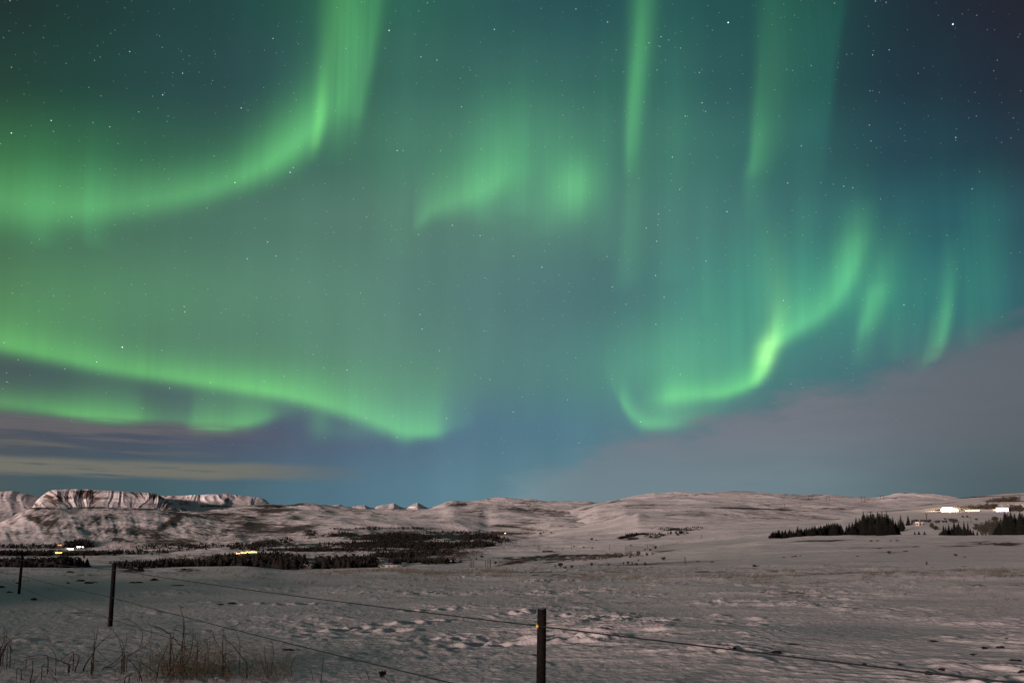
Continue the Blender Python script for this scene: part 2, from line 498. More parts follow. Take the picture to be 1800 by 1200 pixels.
class MB:
    """collects shapes and links them as one mesh"""

    def __init__(s):
        s.v, s.f, s.c, s.n = [], [], [], 0

    def add(s, V, faces):
        V = np.asarray(V, float)
        s.v.append(V)
        for f in faces:
            s.f.extend(i + s.n for i in f)
            s.c.append(len(f))
        s.n += len(V)

    def box(s, c, d, rz=0.0):
        x, y, z = (k / 2 for k in d)
        P = np.array([(a * x, b * y, g * z) for a in (-1, 1) for b in (-1, 1) for g in (-1, 1)])
        cr, sr = math.cos(rz), math.sin(rz)
        P = np.c_[P[:, 0] * cr - P[:, 1] * sr, P[:, 0] * sr + P[:, 1] * cr, P[:, 2]] + np.array(c)
        s.add(P, [(0, 1, 3, 2), (4, 6, 7, 5), (0, 4, 5, 1), (2, 3, 7, 6), (0, 2, 6, 4), (1, 5, 7, 3)])

    def tube(s, pts, radii, n=6, cap=True):
        P = [Vector(p) for p in pts]
        if not hasattr(radii, '__len__'):
            radii = [radii] * len(P)
        V, up = [], Vector((0.13, 0.92, 0.31))
        for i, p in enumerate(P):
            d = (P[min(i + 1, len(P) - 1)] - P[max(i - 1, 0)])
            d = d.normalized() if d.length > 1e-9 else Vector((0, 0, 1))
            a = d.cross(up)
            a = a.normalized() if a.length > 1e-4 else d.orthogonal().normalized()
            b = d.cross(a)
            for k in range(n):
                t = 2 * PI * k / n
                V.append(p + (a * math.cos(t) + b * math.sin(t)) * radii[i])
        fs = []
        for i in range(len(P) - 1):
            for k in range(n):
                k2 = (k + 1) % n
                fs.append((i * n + k, i * n + k2, (i + 1) * n + k2, (i + 1) * n + k))
        if cap:
            fs.append(tuple(range(n))[::-1])
            fs.append(tuple((len(P) - 1) * n + k for k in range(n)))
        s.add([tuple(v) for v in V], fs)

    def build(s, name, mat, parent=None, smooth_=False):
        return mesh_np(name, np.concatenate(s.v), s.f, s.c, mat, parent, smooth_)


def copy_tree(o, parent=None):
    c = o.copy()
    COL.objects.link(c)
    c.parent = parent
    for ch in list(o.children):
        copy_tree(ch, c)
    return c


def spline(pts, n=6):
    """Catmull-Rom through the points"""
    P = [np.array(p, float) for p in pts]
    P = [2 * P[0] - P[1]] + P + [2 * P[-1] - P[-2]]
    out = []
    for i in range(1, len(P) - 2):
        for k in range(n):
            t = k / n
            a, b, c, d = P[i - 1], P[i], P[i + 1], P[i + 2]
            out.append(0.5 * (2 * b + (c - a) * t + (2 * a - 5 * b + 4 * c - d) * t * t + (3 * b - a - 3 * c + d) * t ** 3))
    out.append(P[-2])
    return out


# ------------------------------------------------------------------ materials
def new_mat(name):
    m = bpy.data.materials.new(name)
    m.use_nodes = True
    nt = m.node_tree
    return m, nt, nt.nodes['Principled BSDF']


def simple_mat(name, color, rough=0.8, vary=0.3, scale=8.0, bump=0.0, spec=0.3):
    m, nt, b = new_mat(name)
    b.inputs['Roughness'].default_value = rough
    b.inputs['Specular IOR Level'].default_value = spec
    tcn = nt.nodes.new('ShaderNodeTexCoord')
    nz = nt.nodes.new('ShaderNodeTexNoise')
    nz.inputs['Scale'].default_value = scale
    nz.inputs['Detail'].default_value = 5
    nt.links.new(tcn.outputs['Object'], nz.inputs['Vector'])
    cr = nt.nodes.new('ShaderNodeValToRGB')
    c = np.array(color)
    cr.color_ramp.elements[0].position = 0.3
    cr.color_ramp.elements[1].position = 0.7
    cr.color_ramp.elements[0].color = (*(c * (1 - vary)), 1)
    cr.color_ramp.elements[1].color = (*np.clip(c * (1 + vary), 0, 1), 1)
    nt.links.new(nz.outputs[0], cr.inputs[0])
    nt.links.new(cr.outputs[0], b.inputs['Base Color'])
    if bump:
        bp = nt.nodes.new('ShaderNodeBump')
        bp.inputs['Strength'].default_value = bump
        bp.inputs['Distance'].default_value = 0.02
        nt.links.new(nz.outputs[0], bp.inputs['Height'])
        nt.links.new(bp.outputs[0], b.inputs['Normal'])
    return m


def glow_mat(name, color, strength):
    m, nt, b = new_mat(name)
    b.inputs['Base Color'].default_value = (0.6, 0.6, 0.6, 1)
    b.inputs['Emission Color'].default_value = (*color, 1)
    nz = nt.nodes.new('ShaderNodeTexNoise')
    nz.inputs['Scale'].default_value = 0.35
    mr = nt.nodes.new('ShaderNodeMapRange')
    mr.inputs[3].default_value = strength * 0.6
    mr.inputs[4].default_value = strength * 1.4
    tcn = nt.nodes.new('ShaderNodeTexCoord')
    nt.links.new(tcn.outputs['Object'], nz.inputs['Vector'])
    nt.links.new(nz.outputs[0], mr.inputs[0])
    nt.links.new(mr.outputs[0], b.inputs['Emission Strength'])
    return m


def snow_mat(name, s1, s2, rock=(0.05, 0.042, 0.04), bump_d=0.03, bump_s=0.5, snow=(0.80, 0.80, 0.82), soft=0.18, contrast=1.0):
    """snow with bare ground where the 'bare' attribute says so, broken up by noise"""
    m, nt, b = new_mat(name)
    L = nt.links.new
    b.inputs['Roughness'].default_value = 0.75
    b.inputs['Specular IOR Level'].default_value = 0.2
    g = nt.nodes.new('ShaderNodeNewGeometry')

    def nz(scale, detail=6, rough=0.6):
        n = nt.nodes.new('ShaderNodeTexNoise')
        n.inputs['Scale'].default_value = scale
        n.inputs['Detail'].default_value = detail
        n.inputs['Roughness'].default_value = rough
        L(g.outputs['Position'], n.inputs['Vector'])
        return n.outputs[0]
    n1, n2 = nz(s1), nz(s2)
    a = nt.nodes.new('ShaderNodeAttribute')
    a.attribute_name = 'bare'
    ma = nt.nodes.new('ShaderNodeMath')
    ma.operation = 'MULTIPLY_ADD'
    L(n1, ma.inputs[0])
    ma.inputs[1].default_value = contrast
    ma.inputs[2].default_value = -contrast / 2
    mb = nt.nodes.new('ShaderNodeMath')
    L(ma.outputs[0], mb.inputs[0])
    L(a.outputs['Fac'], mb.inputs[1])
    mr = nt.nodes.new('ShaderNodeMapRange')
    mr.interpolation_type = 'SMOOTHSTEP'
    L(mb.outputs[0], mr.inputs[0])
    mr.inputs[1].default_value = 0.5 - soft
    mr.inputs[2].default_value = 0.5 + soft
    cs = nt.nodes.new('ShaderNodeValToRGB')
    s = np.array(snow)
    cs.color_ramp.elements[0].color = (*(s * 0.86), 1)
    cs.color_ramp.elements[1].color = (*np.clip(s * 1.06, 0, .9), 1)
    cs.color_ramp.elements[0].position, cs.color_ramp.elements[1].position = 0.3, 0.7
    L(n2, cs.inputs[0])
    cr = nt.nodes.new('ShaderNodeValToRGB')
    r = np.array(rock)
    cr.color_ramp.elements[0].color = (*(r * 0.6), 1)
    cr.color_ramp.elements[1].color = (*(r * 1.5), 1)
    L(n2, cr.inputs[0])
    mx = nt.nodes.new('ShaderNodeMix')
    mx.data_type = 'RGBA'
    L(mr.outputs[0], mx.inputs['Factor'])
    L(cs.outputs[0], mx.inputs[6])
    L(cr.outputs[0], mx.inputs[7])
    L(mx.outputs[2], b.inputs['Base Color'])
    bp = nt.nodes.new('ShaderNodeBump')
    bp.inputs['Strength'].default_value = bump_s
    bp.inputs['Distance'].default_value = bump_d
    L(n2, bp.inputs['Height'])
    L(bp.outputs[0], b.inputs['Normal'])
    return m


MAT = {
    'field': snow_mat('field_snow', 3.0, 11.0, rock=(0.10, 0.085, 0.055), bump_d=0.035, bump_s=0.7),
    'slope': snow_mat('slope_snow', 0.5, 0.8, rock=(0.07, 0.058, 0.045), bump_d=0.25, bump_s=0.5),
    'valley': snow_mat('valley_snow', 0.05, 0.09, rock=(0.03, 0.026, 0.024), bump_d=2.0, bump_s=0.5),
    'hill': snow_mat('hill_snow', 0.03, 0.06, rock=(0.075, 0.06, 0.06), bump_d=6.0, bump_s=0.8, soft=.32, contrast=1.7),
    'mountain': snow_mat('mountain_snow', 0.012, 0.02, rock=(0.10, 0.07, 0.06), bump_d=8.0, bump_s=0.4, soft=.25, contrast=0.7),
    'spruce': simple_mat('spruce_needles', (0.008, 0.0115, 0.009), 0.85, 0.4, 2.0),
    'wood': simple_mat('dark_wood_crowns', (0.011, 0.0105, 0.009), 0.9, 0.5, 0.05),
    'birch': simple_mat('bare_scrub_twigs', (0.05, 0.042, 0.036), 0.9, 0.4, 0.1),
    'bark': simple_mat('bark', (0.05, 0.035, 0.025), 0.9, 0.3, 12.0),
    'bush': simple_mat('bush_twigs', (0.05, 0.048, 0.042), 0.9, 0.4, 3.0),
    'post': simple_mat('weathered_post_wood', (0.008, 0.0072, 0.0075), 0.85, 0.5, 30.0, 0.6, 0.1),
    'post_end': simple_mat('post_end_grain', (0.06, 0.06, 0.065), 0.8, 0.3, 30.0),
    'wire': simple_mat('fence_wire', (0.013, 0.016, 0.021), 0.6, 0.2, 20.0),
    'yellow': simple_mat('yellow_plastic', (0.75, 0.5, 0.02), 0.45, 0.1, 20.0),
    'stem': simple_mat('dry_stem', (0.034, 0.021, 0.014), 0.8, 0.35, 14.0),
    'straw': simple_mat('dry_straw', (0.105, 0.09, 0.058), 0.85, 0.4, 9.0),
    'grass': simple_mat('field_grass', (0.085, 0.08, 0.06), 0.9, 0.4, 0.8),
    'rock': simple_mat('dark_stone', (0.014, 0.011, 0.010), 0.85, 0.5, 10.0, 0.5),
    'steel': simple_mat('dark_pole', (0.05, 0.045, 0.042), 0.7, 0.2, 3.0),
    'wall': simple_mat('plaster_wall', (0.42, 0.38, 0.33), 0.85, 0.08, 1.0),
    'dark_wall': simple_mat('dark_cladding', (0.025, 0.022, 0.022), 0.8, 0.3, 1.0),
    'roof': simple_mat('snowed_roof', (0.6, 0.58, 0.58), 0.8, 0.1, 0.6),
    'dark_roof': simple_mat('dark_roof', (0.04, 0.034, 0.034), 0.7, 0.3, 0.6),
    'pane': simple_mat('dark_window_glass', (0.02, 0.02, 0.025), 0.2, 0.1, 1.0),
    'door': simple_mat('painted_door', (0.08, 0.06, 0.05), 0.6, 0.2, 2.0),
    'lamp_warm': glow_mat('warm_lamp_light', (1.0, 0.72, 0.36), 14.0),
    'lamp_amber': glow_mat('amber_lamp_light', (1.0, 0.62, 0.10), 5.0),
    'lamp_white': glow_mat('white_lamp_light', (1.0, 0.96, 0.84), 16.0),
    'lamp_violet': glow_mat('violet_lamp_light', (0.80, 0.72, 1.0), 12.0),
    'lamp_orange': glow_mat('orange_lamp_light', (1.0, 0.33, 0.05), 2.5),
}

# ------------------------------------------------------------------ terrain
SHEETS = []


def grid_faces(nr, nc):
    i = np.arange(nr * nc).reshape(nr, nc)
    q = np.stack([i[:-1, :-1], i[:-1, 1:], i[1:, 1:], i[1:, :-1]], -1).reshape(-1, 4)
    return q.ravel(), np.full(len(q), 4)


def curve_el(pts, az):
    p = np.array(pts, float)
    a, e = pix(p[:, 0], p[:, 1])
    return np.interp(az, a, e)


def curve_D(spec, az):
    if np.isscalar(spec):
        return np.full_like(az, float(spec))
    p = np.array(spec, float)
    return np.interp(az, pix(p[:, 0], 930)[0], p[:, 1])


def blobs_at(PX, PY, blobs):
    m = np.zeros_like(PX)
    for b in blobs:
        cx, cy, rx, ry, s = b[:5]
        sl = b[5] if len(b) > 5 else 0.0          # slope dy/dx
        q = np.hypot((PX - cx) / rx, (PY - cy - sl * (PX - cx)) / ry)
        m = np.maximum(m, s * np.clip(1.35 - q * 0.9, 0, 1))
    return m


def sheet(name, az0, az1, na, rows, mat, amp=0.0, wl=0.05, shape=None, bare=None, label=None, cat='terrain', edge_keep=True, passes=2):
    az = np.linspace(az0, az1, na)
    Ds, Zs = [], []
    kD = [curve_D(r[0], az) for r in rows]
    kE = [curve_el(r[1], az) for r in rows]
    kZ = [d * np.tan(e) for d, e in zip(kD, kE)]
    ridge = []
    for k in range(len(rows) - 1):
        n = rows[k + 1][2]
        ridge.append(len(Ds))
        for j in range(n):
            t = j / n
            D = np.exp(np.log(kD[k]) * (1 - t) + np.log(kD[k + 1]) * t)
            w = (D - kD[k]) / (kD[k + 1] - kD[k])
            Ds.append(D)
            Zs.append(kZ[k] * (1 - w) + kZ[k + 1] * w)
    Ds.append(kD[-1])
    Zs.append(kZ[-1])
    D, Z = np.array(Ds), np.array(Zs)
    for _ in range(passes):
        Z[1:-1] = 0.25 * Z[:-2] + 0.5 * Z[1:-1] + 0.25 * Z[2:]
        Z[:, 1:-1] = 0.25 * Z[:, :-2] + 0.5 * Z[:, 1:-1] + 0.25 * Z[:, 2:]
    A = np.broadcast_to(az, D.shape)
    if shape:
        D, Z = shape(A, D, Z)
    X, Y = D * np.sin(A), D * np.cos(A)
    if amp:
        s = wl
        Z = Z + amp * fbm(X / s, Y / s, 5, hash(name) % 97 if False else len(name)) * (D / D.mean())
    Z = Z + EYE
    PX, PY = unpix(X, Y, Z)
    b = bare(PX, PY, X, Y, Z, A, D) if bare else np.zeros_like(X)
    V = np.stack([X, Y, Z], -1).reshape(-1, 3)
    f, c = grid_faces(*D.shape)
    # wind the faces upwards
    f = f.reshape(-1, 4)
    o = mesh_np(name, V, f.ravel(), c, mat, smooth_=True, attrs={'bare': b})
    tag(o, label, cat, kind='structure')
    SHEETS.append((az, D, Z - EYE))
    return o


def hit(px, py, skip=0):
    """first terrain point seen at a photo point"""
    a, e = (float(v) for v in pix(px, py))
    te = math.tan(e)
    best = None
    for az, D, Z in SHEETS[skip:]:
        if a < az[0] or a > az[-1]:
            continue
        j = np.searchsorted(az, a)
        j = min(max(j, 1), len(az) - 1)
        w = (a - az[j - 1]) / (az[j] - az[j - 1])
        d = D[:, j - 1] * (1 - w) + D[:, j] * w
        z = Z[:, j - 1] * (1 - w) + Z[:, j] * w
        s = z / d - te
        k = np.argmax(s >= 0)
        if s[k] < 0:
            continue
        if k == 0:
            dd = d[0]
        else:
            u = -s[k - 1] / (s[k] - s[k - 1])
            dd = d[k - 1] + u * (d[k] - d[k - 1])
        if best is None or dd < best:
            best = dd
    if best is None:
        return None
    return Vector((best * math.sin(a), best * math.cos(a), EYE + best * te))


def ground_z(x, y, i=0):
    a, r = math.atan2(x, y), math.hypot(x, y)
    az, D, Z = SHEETS[i]
    j = min(max(int(np.searchsorted(az, a)), 1), len(az) - 1)
    w = (a - az[j - 1]) / (az[j] - az[j - 1])
    z0 = np.interp(r, D[:, j - 1], Z[:, j - 1])
    z1 = np.interp(r, D[:, j], Z[:, j])
    return EYE + float(z0 * (1 - w) + z1 * w)


# --- the snow field round the camera (one sheet, full circle)
fine = np.linspace(-0.66, 0.66, 1050)
coarse = np.linspace(0.66, 2 * PI - 0.66, 90)[1:-1]
az_f = np.concatenate([coarse[coarse > PI] - 2 * PI, fine, coarse[coarse <= PI]])
az_f = np.concatenate([az_f, [az_f[0] + 2 * PI]])
CREST = [(-600, 1000), (0, 998), (130, 998), (230, 999), (330, 996), (440, 995), (475, 998), (510, 1001), (560, 999), (640, 997), (800, 996), (900, 995), (1060, 993), (1330, 993), (1500, 989), (1800, 985), (2400, 982)]
ec = np.tan(curve_el(CREST, np.clip(az_f, -0.7, 0.7)))
Dn = 1.53 / np.linspace(1.53 / 1.2, 1.53 / 6.5, 22)[:-1]
Df = 1.53 / np.linspace(1.53 / 6.5, 1.53 / 58.0, 440)
Db = np.array([60, 63, 67, 72, 80, 95, 120, 160, 220])
Dall = np.concatenate([Dn, Df, Db])
kern = np.hanning(61) / np.hanning(61).sum()
ec = np.convolve(np.pad(ec, 30, mode='edge'), kern, mode='valid')
D0 = np.broadcast_to(Dall[:, None], (len(Dall), len(az_f))).copy()
A0 = np.broadcast_to(az_f, D0.shape)
X0, Y0 = D0 * np.sin(A0), D0 * np.cos(A0)
zc = 58.0 * ec + EYE                                            # height at the crest
front = sstep(np.cos(A0), 0.2, 0.7)
Z0 = zc[None, :] * front * sstep(D0, 14, 58) ** 1.3
Z0 = Z0 - front * np.clip(D0 - 58, 0, None) ** 1.15 * 0.055 * np.clip(1 + (0.1 - A0) * 2.0, 0.5, 1.6)
# unseen bank added behind the photographer to keep low moonlight off the foreground
Z0 = Z0 + (1 - front) * 3.5 * sstep(D0, 12, 34)


def track(x0, y0, x1, y1):
    p, q = [], []
    for px, py in ((x0, y0), (x1, y1)):
        a, e = pix(px, py)
        d = EYE / -math.tan(e)
        p.append((d * math.sin(a), d * math.cos(a)))
    return p


ux, uy = math.cos(math.radians(-20)), math.sin(math.radians(-20))   # wind direction: drifts lie along it
xa, ya = X0 * ux + Y0 * uy, -X0 * uy + Y0 * ux
wx = xa + 0.8 * fbm(xa / 2.5, ya / 2.5, 2, 41)
wy = ya + 0.5 * fbm(xa / 2.0, ya / 2.0, 2, 43)
near = sstep(D0, 70, 30)
roll = 0.09 * fbm(X0 / 9, Y0 / 7, 3, 5) * sstep(D0, 3, 12)
zone = sstep(fbm(X0 / 5, Y0 / 4, 2, 77) + 0.35 * sstep(A0, -0.3, 0.2), -0.15, 0.55)    # where the wind has carved
drift = np.clip(ridged(wx / 2.1, wy / 0.75, 3, 11) - 0.52, 0, 1)
sast = 0.22 * drift ** 1.3 * zone
drift2 = np.clip(fbm(wx / 0.75, wy / 0.32, 3, 19) - 0.1, 0, 1)
sast = sast + 0.045 * drift2 * (0.3 + 0.7 * zone)
drift3 = np.clip(fbm(wx / 0.9, wy / 0.16, 3, 87) - 0.22, 0, 1)
calm = (0.3 + 0.7 * sstep(A0, -.36, .02)) * (0.25 + 0.75 * sstep(fbm(X0 / 4, Y0 / 3, 2, 93), -.3, .4))
sast = (sast + 0.05 * drift3 * sstep(D0, 9, 16)) * calm
lump = 0.035 * np.clip(fbm(X0 / 0.5, Y0 / 0.5, 3, 23), -0.1, 1) * sstep(fbm(X0 / 3.2, Y0 / 3.2, 2, 29), 0.0, 0.5)
crumb = 0.007 * fbm(X0 / 0.16, Y0 / 0.16, 2, 31) * sstep(D0, 30, 14)
Z0 = Z0 + roll + (sast + lump + crumb) * sstep(D0, 2, 5) * (0.35 + 0.65 * near)
# old foot and animal tracks: dents with pushed-up rims
for x0, y0, x1, y1, sz, gap in ((725, 1072, 815, 1069, .16, .5), (756, 1121, 850, 1120, .15, .45), (792, 1136, 935, 1130, .22, .55), (960, 1128, 1085, 1124, .22, .55), (446, 1064, 530, 1066, .2, .6),
                                (560, 1104, 700, 1108, .24, .6), (900, 1078, 945, 1076, .2, .6), (990, 1080, 1050, 1083, .2, .6), (640, 1100, 760, 1090, .26, .7)):
    (ax, ay), (bx, by) = track(x0, y0, x1, y1)
    n = max(3, int(math.hypot(bx - ax, by - ay) / gap))
    for k in range(n + 1):
        t = k / n
        cx = ax + (bx - ax) * t + rng.normal(0, 0.06)
        cy = ay + (by - ay) * t + (0.13 if k % 2 else -0.13) + rng.normal(0, 0.05)
        s = sz * rng.uniform(0.7, 1.25)
        a_ = math.atan2(cx, cy)
        j0, j1 = np.searchsorted(az_f, a_ - 0.09), np.searchsorted(az_f, a_ + 0.09)
        r_ = math.hypot(cx, cy)
        i0, i1 = np.searchsorted(Dall, r_ - 1.2), np.searchsorted(Dall, r_ + 1.2)
        q = np.hypot((X0[i0:i1, j0:j1] - cx), (Y0[i0:i1, j0:j1] - cy) * 0.8) / s
        Z0[i0:i1, j0:j1] += s * (-0.32 * np.exp(-q ** 2 * 1.8) + 0.15 * np.exp(-((q - 1.15) / 0.38) ** 2))
PX0, PY0 = unpix(X0, Y0, Z0)
vis = Y0 > 1
bare0 = 0.15 + 0.25 * fbm(X0 / 6, Y0 / 3, 4, 51)
bare0 += 0.22 * np.exp(-((PY0 - 1003) / 14.0) ** 2) * vis
bare0 += 0.12 * np.exp(-((PY0 - 1030) / 25.0) ** 2) * sstep(PX0, 560, 900) * vis
bare0 += blobs_at(PX0, PY0, [(235, 1003, 25, 3, .6), (330, 1002, 25, 2.5, .5), (130, 1080, 18, 10, .22), (1390, 1133, 16, 3, .75), (1320, 1166, 60, 5, .2)]) * vis
bare0 -= 0.5 * sstep(drift, 0.12, 0.3)
bare0[~vis] = 0
V0 = np.stack([X0, Y0, Z0], -1).reshape(-1, 3)
f0, c0 = grid_faces(*D0.shape)
go = mesh_np('snow_field', V0, f0, c0, MAT['field'], smooth_=True, attrs={'bare': bare0})
tag(go, 'wind-carved snow field in the foreground with grass poking through', 'ground', kind='structure')
SHEETS.append((az_f, D0, Z0 - EYE))

AZ0, AZ1 = -0.86, 0.86
# --- nearer slope on the right, up to the spruce groves
S1C = [(-900, 1040), (600, 1020), (800, 1006), (880, 999), (960, 990), (1040, 982), (1120, 975), (1200, 966), (1280, 957), (1340, 949), (1390, 944), (1440, 942), (1500, 940), (1800, 940), (2400, 936)]


def bare_slope(PX, PY, X, Y, Z, A, D):
    b = 0.12 + 0.30 * fbm(X / 40, Y / 25, 4, 61)
    b += 0.24 * np.exp(-((PY - 992 + (PX - 1100) * 0.006) / 6.0) ** 2)
    return b + blobs_at(PX, PY, [(1450, 951, 60, 2.5, .45), (1730, 953, 60, 4, .5), (1770, 955, 25, 5, .6), (1560, 970, 40, 2, .4), (1690, 960, 30, 2, .4)])


sheet('near_slope', -0.3, AZ1, 620,
      [(50, [(-900, 1060), (900, 1030), (1100, 1012), (1300, 1010), (2400, 1004)], 0),
       (66, [(-900, 1055), (900, 1010), (1100, 999), (1300, 994), (1800, 989), (2400, 986)], 12),
       (120, [(-900, 1050), (800, 1016), (900, 1003), (1000, 996), (1100, 990), (1200, 984), (1340, 976), (1500, 970), (1800, 966), (2400, 962)], 40),
       (190, [(-900, 1045), (800, 1012), (900, 999), (1000, 990), (1100, 982), (1200, 974), (1340, 961), (1500, 954), (1800, 952), (2400, 948)], 50),
       (300, S1C, 50),
       (330, [(p[0], p[1] + 3) for p in S1C], 8),
       (480, [(p[0], p[1] + 45) for p in S1C], 8)],
      MAT['slope'], amp=0.22, wl=14.0, bare=bare_slope, label='gentle snow slope rising to the spruce groves', cat='slope')


# --- valley floor and the low spur in the middle
def bare_valley(PX, PY, X, Y, Z, A, D):
    b = 0.10 + 0.32 * fbm(X / 130, Y / 130, 5, 71)
    b += blobs_at(PX, PY, [
        (85, 971, 110, 4, .95), (80, 957, 95, 4, .7), (145, 953, 25, 5, .9), (300, 958, 80, 5, .55), (65, 994, 80, 6, .9), (240, 990, 60, 4, .8), (330, 988, 70, 7, .8), (455, 985, 85, 11, 1.0),
        (560, 966, 130, 3, .8), (610, 992, 60, 6, .75), (700, 943, 75, 7, .9), (690, 957, 120, 5, 1.0), (760, 962, 60, 6, .7), (700, 975, 55, 5, .75), (820, 942, 45, 7, .95), (840, 955, 30, 4, .8), (600, 938, 40, 5, .5),
        (800, 972, 40, 8, .45), (740, 983, 60, 5, .7), (970, 980, 95, 4.5, .62, -0.02), (920, 985, 60, 2.2, .75, -.2), (1050, 976, 60, 2.0, .8), (480, 955, 60, 6, .5), (1040, 988, 80, 6, .3),
        (1180, 930, 60, 4, .4), (1105, 945, 20, 4, .7), (1150, 941, 40, 6, .4)])
    b = b + blobs_at(PX, PY, [(640, 952, 210, 22, .22), (480, 985, 100, 12, .3), (700, 968, 130, 18, .2), (160, 963, 200, 12, .25)])
    b = np.where(b > .42, b + .26 * fbm(PX / 12, PY / 3, 3, 209), b)
    return b - blobs_at(PX, PY, [(640, 975, 10, 6, .9), (560, 978, 60, 3, .5), (790, 962, 40, 2, .6, -.3), (600, 956, 30, 4, .6), (440, 968, 60, 3, .3), (130, 981, 150, 4, 1.0), (690, 993, 30, 2, .9)])


sheet('valley', AZ0, 0.5, 900,
      [(90, [(-900, 1040), (1500, 1060)], 0),
       (300, [(-900, 1032), (900, 1032), (1500, 1045)], 12),
       (900, [(-900, 1001), (500, 1001), (900, 1000), (1050, 1000), (1200, 996), (1500, 990), (2000, 985)], 40),
       (1500, [(-900, 987), (0, 987), (400, 986), (600, 983), (700, 980), (900, 977), (1000, 973), (1100, 967), (1200, 959), (1300, 945), (1500, 935), (2000, 930)], 70),
       (2200, [(-900, 975), (300, 974), (500, 965), (600, 962), (700, 956), (850, 951), (950, 950), (1000, 947), (1100, 941), (1200, 931), (1300, 922), (1500, 914), (2000, 910)], 70),
       (2900, [(-900, 970), (200, 968), (400, 957), (500, 946), (600, 936), (700, 936), (850, 940), (905, 951), (950, 944), (1010, 930), (1060, 918), (1110, 905), (1122, 901), (1140, 905), (1180, 907), (1240, 908), (1300, 912), (1400, 914), (1500, 916), (2000, 912)], 70),
       (3200, [(-900, 972), (200, 972), (500, 950), (700, 940), (850, 944), (950, 952), (1100, 925), (1500, 925), (2000, 918)], 10),
       (4200, [(-900, 985), (200, 985), (500, 975), (2000, 960)], 6)],
      MAT['valley'], amp=3.2, wl=180.0, bare=bare_valley, label='snowy valley floor with dark patches of scrub', cat='valley')

# --- spur on the right with the lit buildings
PR = [(1200, 960), (1380, 940), (1450, 921), (1482, 912), (1510, 904), (1540, 897), (1570, 893), (1600, 889), (1640, 882), (1680, 876), (1720, 871), (1760, 868), (1800, 866), (1900, 862), (2400, 850)]


def bare_spur(PX, PY, X, Y, Z, A, D):
    b = 0.10 + 0.30 * fbm(X / 60, Y / 45, 5, 81)
    return b + blobs_at(PX, PY, [(1730, 873, 90, 1.6, .5, -.05), (1650, 885, 60, 1.6, .5, -.09), (1560, 898, 60, 1.2, .5, -.06), (1760, 880, 40, 1.5, .7)])


sheet('farm_spur', 0.14, AZ1, 420,
      [(340, [(1100, 970), (1400, 960), (1800, 948), (2400, 946)], 0),
       (420, [(1100, 965), (1400, 952), (1500, 944), (1580, 935), (1640, 929), (1800, 930), (2400, 928)], 14),
       (560, [(1100, 963), (1400, 945), (1500, 930), (1600, 921), (1700, 918), (1800, 918), (2400, 914)], 24),
       (760, [(1100, 962), (1400, 942), (1480, 918), (1600, 908), (1700, 905), (1800, 905), (2400, 898)], 30),
       (920, [(1200, 961), (1400, 940), (1482, 914), (1540, 905), (1600, 900), (1660, 899), (1750, 899), (1800, 900), (2400, 890)], 30),
       (1050, [(1200, 960), (1400, 940), (1482, 913), (1540, 901), (1600, 896), (1660, 890), (1750, 886), (1800, 884), (2400, 872)], 30),
       (1350, PR, 40),
       (1500, [(p[0], p[1] + 4) for p in PR], 6),
       (2200, [(p[0], p[1] + 40) for p in PR], 6)],
      MAT['slope'], amp=1.1, wl=70.0, bare=bare_spur, label='snow spur on the right carrying the lit buildings', cat='slope')

def folds(a, wl, seed, marks):
    def fn(A, D, Z):
        X, Y = D * np.sin(A), D * np.cos(A)
        q = X + 0.35 * Y
        r = ridged(q / wl + .3 * fbm(X / wl / 2, Y / wl / 3, 2, seed + 3), Y / wl / 3.5, 3, seed)
        Z = Z + a * (r - .62)
        PX, PY = unpix(X, Y, Z + EYE)
        for cx, cy, rx, ry, h in marks:
            Z = Z + h * np.exp(-((PX - cx) / rx) ** 2 - ((PY - cy) / ry) ** 2)
        return D, Z
    return fn


# --- the broad hill on the right
RR = [(700, 935), (900, 915), (1000, 896), (1030, 889), (1060, 884), (1080, 879), (1100, 875), (1125, 871), (1150, 867), (1165, 868), (1200, 867), (1240, 865), (1280, 862), (1310, 863), (1340, 864), (1360, 867), (1400, 868), (1450, 869), (1480, 872), (1510, 876), (1540, 877), (1560, 874), (1580, 870), (1605, 868), (1640, 869), (1665, 872), (1690, 877), (1720, 880), (1900, 884), (2400, 890)]


def bare_rhill(PX, PY, X, Y, Z, A, D):
    b = 0.20 + 0.36 * fbm(X / 260, Y / 420, 5, 91)
    b += 0.22 * fbm(PX / 70, PY / 3.2 + PX / 60, 4, 93)
    return b + blobs_at(PX, PY, [(1290, 893, 90, 1.5, .5, .03), (1150, 893, 60, 1.5, .4), (1400, 905, 50, 2, .5, .12), (1330, 910, 50, 2, .5, .1), (1450, 893, 60, 2, .35, .05)]) - blobs_at(PX, PY, [(1270, 873, 40, 3, .5), (1350, 878, 40, 3, .5), (1150, 874, 40, 5, .4), (1600, 871, 40, 2, .6)])


sheet('broad_hill', -0.1, AZ1, 700,
      [(2600, [(500, 985), (1000, 970), (1100, 945), (1200, 928), (2400, 925)], 0),
       (3000, [(500, 975), (900, 960), (1000, 950), (1060, 930), (1100, 912), (1200, 911), (1300, 918), (1400, 919), (2400, 915)], 20),
       (3700, [(500, 960), (900, 940), (1000, 925), (1050, 905), (1100, 896), (1200, 892), (1300, 892), (1400, 896), (1500, 900), (2400, 895)], 60),
       (4600, [(500, 950), (900, 930), (1000, 910), (1050, 892), (1100, 884), (1200, 878), (1300, 876), (1400, 879), (1500, 884), (1700, 886), (2400, 890)], 60),
       (5200, RR, 50),
       (5800, [(p[0], p[1] + 4) for p in RR], 6),
       (7500, [(p[0], p[1] + 30) for p in RR], 5)],
      MAT['hill'], amp=9.0, wl=420.0, shape=folds(20, 560, 49, []), bare=bare_rhill, label='broad rounded snow hill on the right skyline', cat='hill')

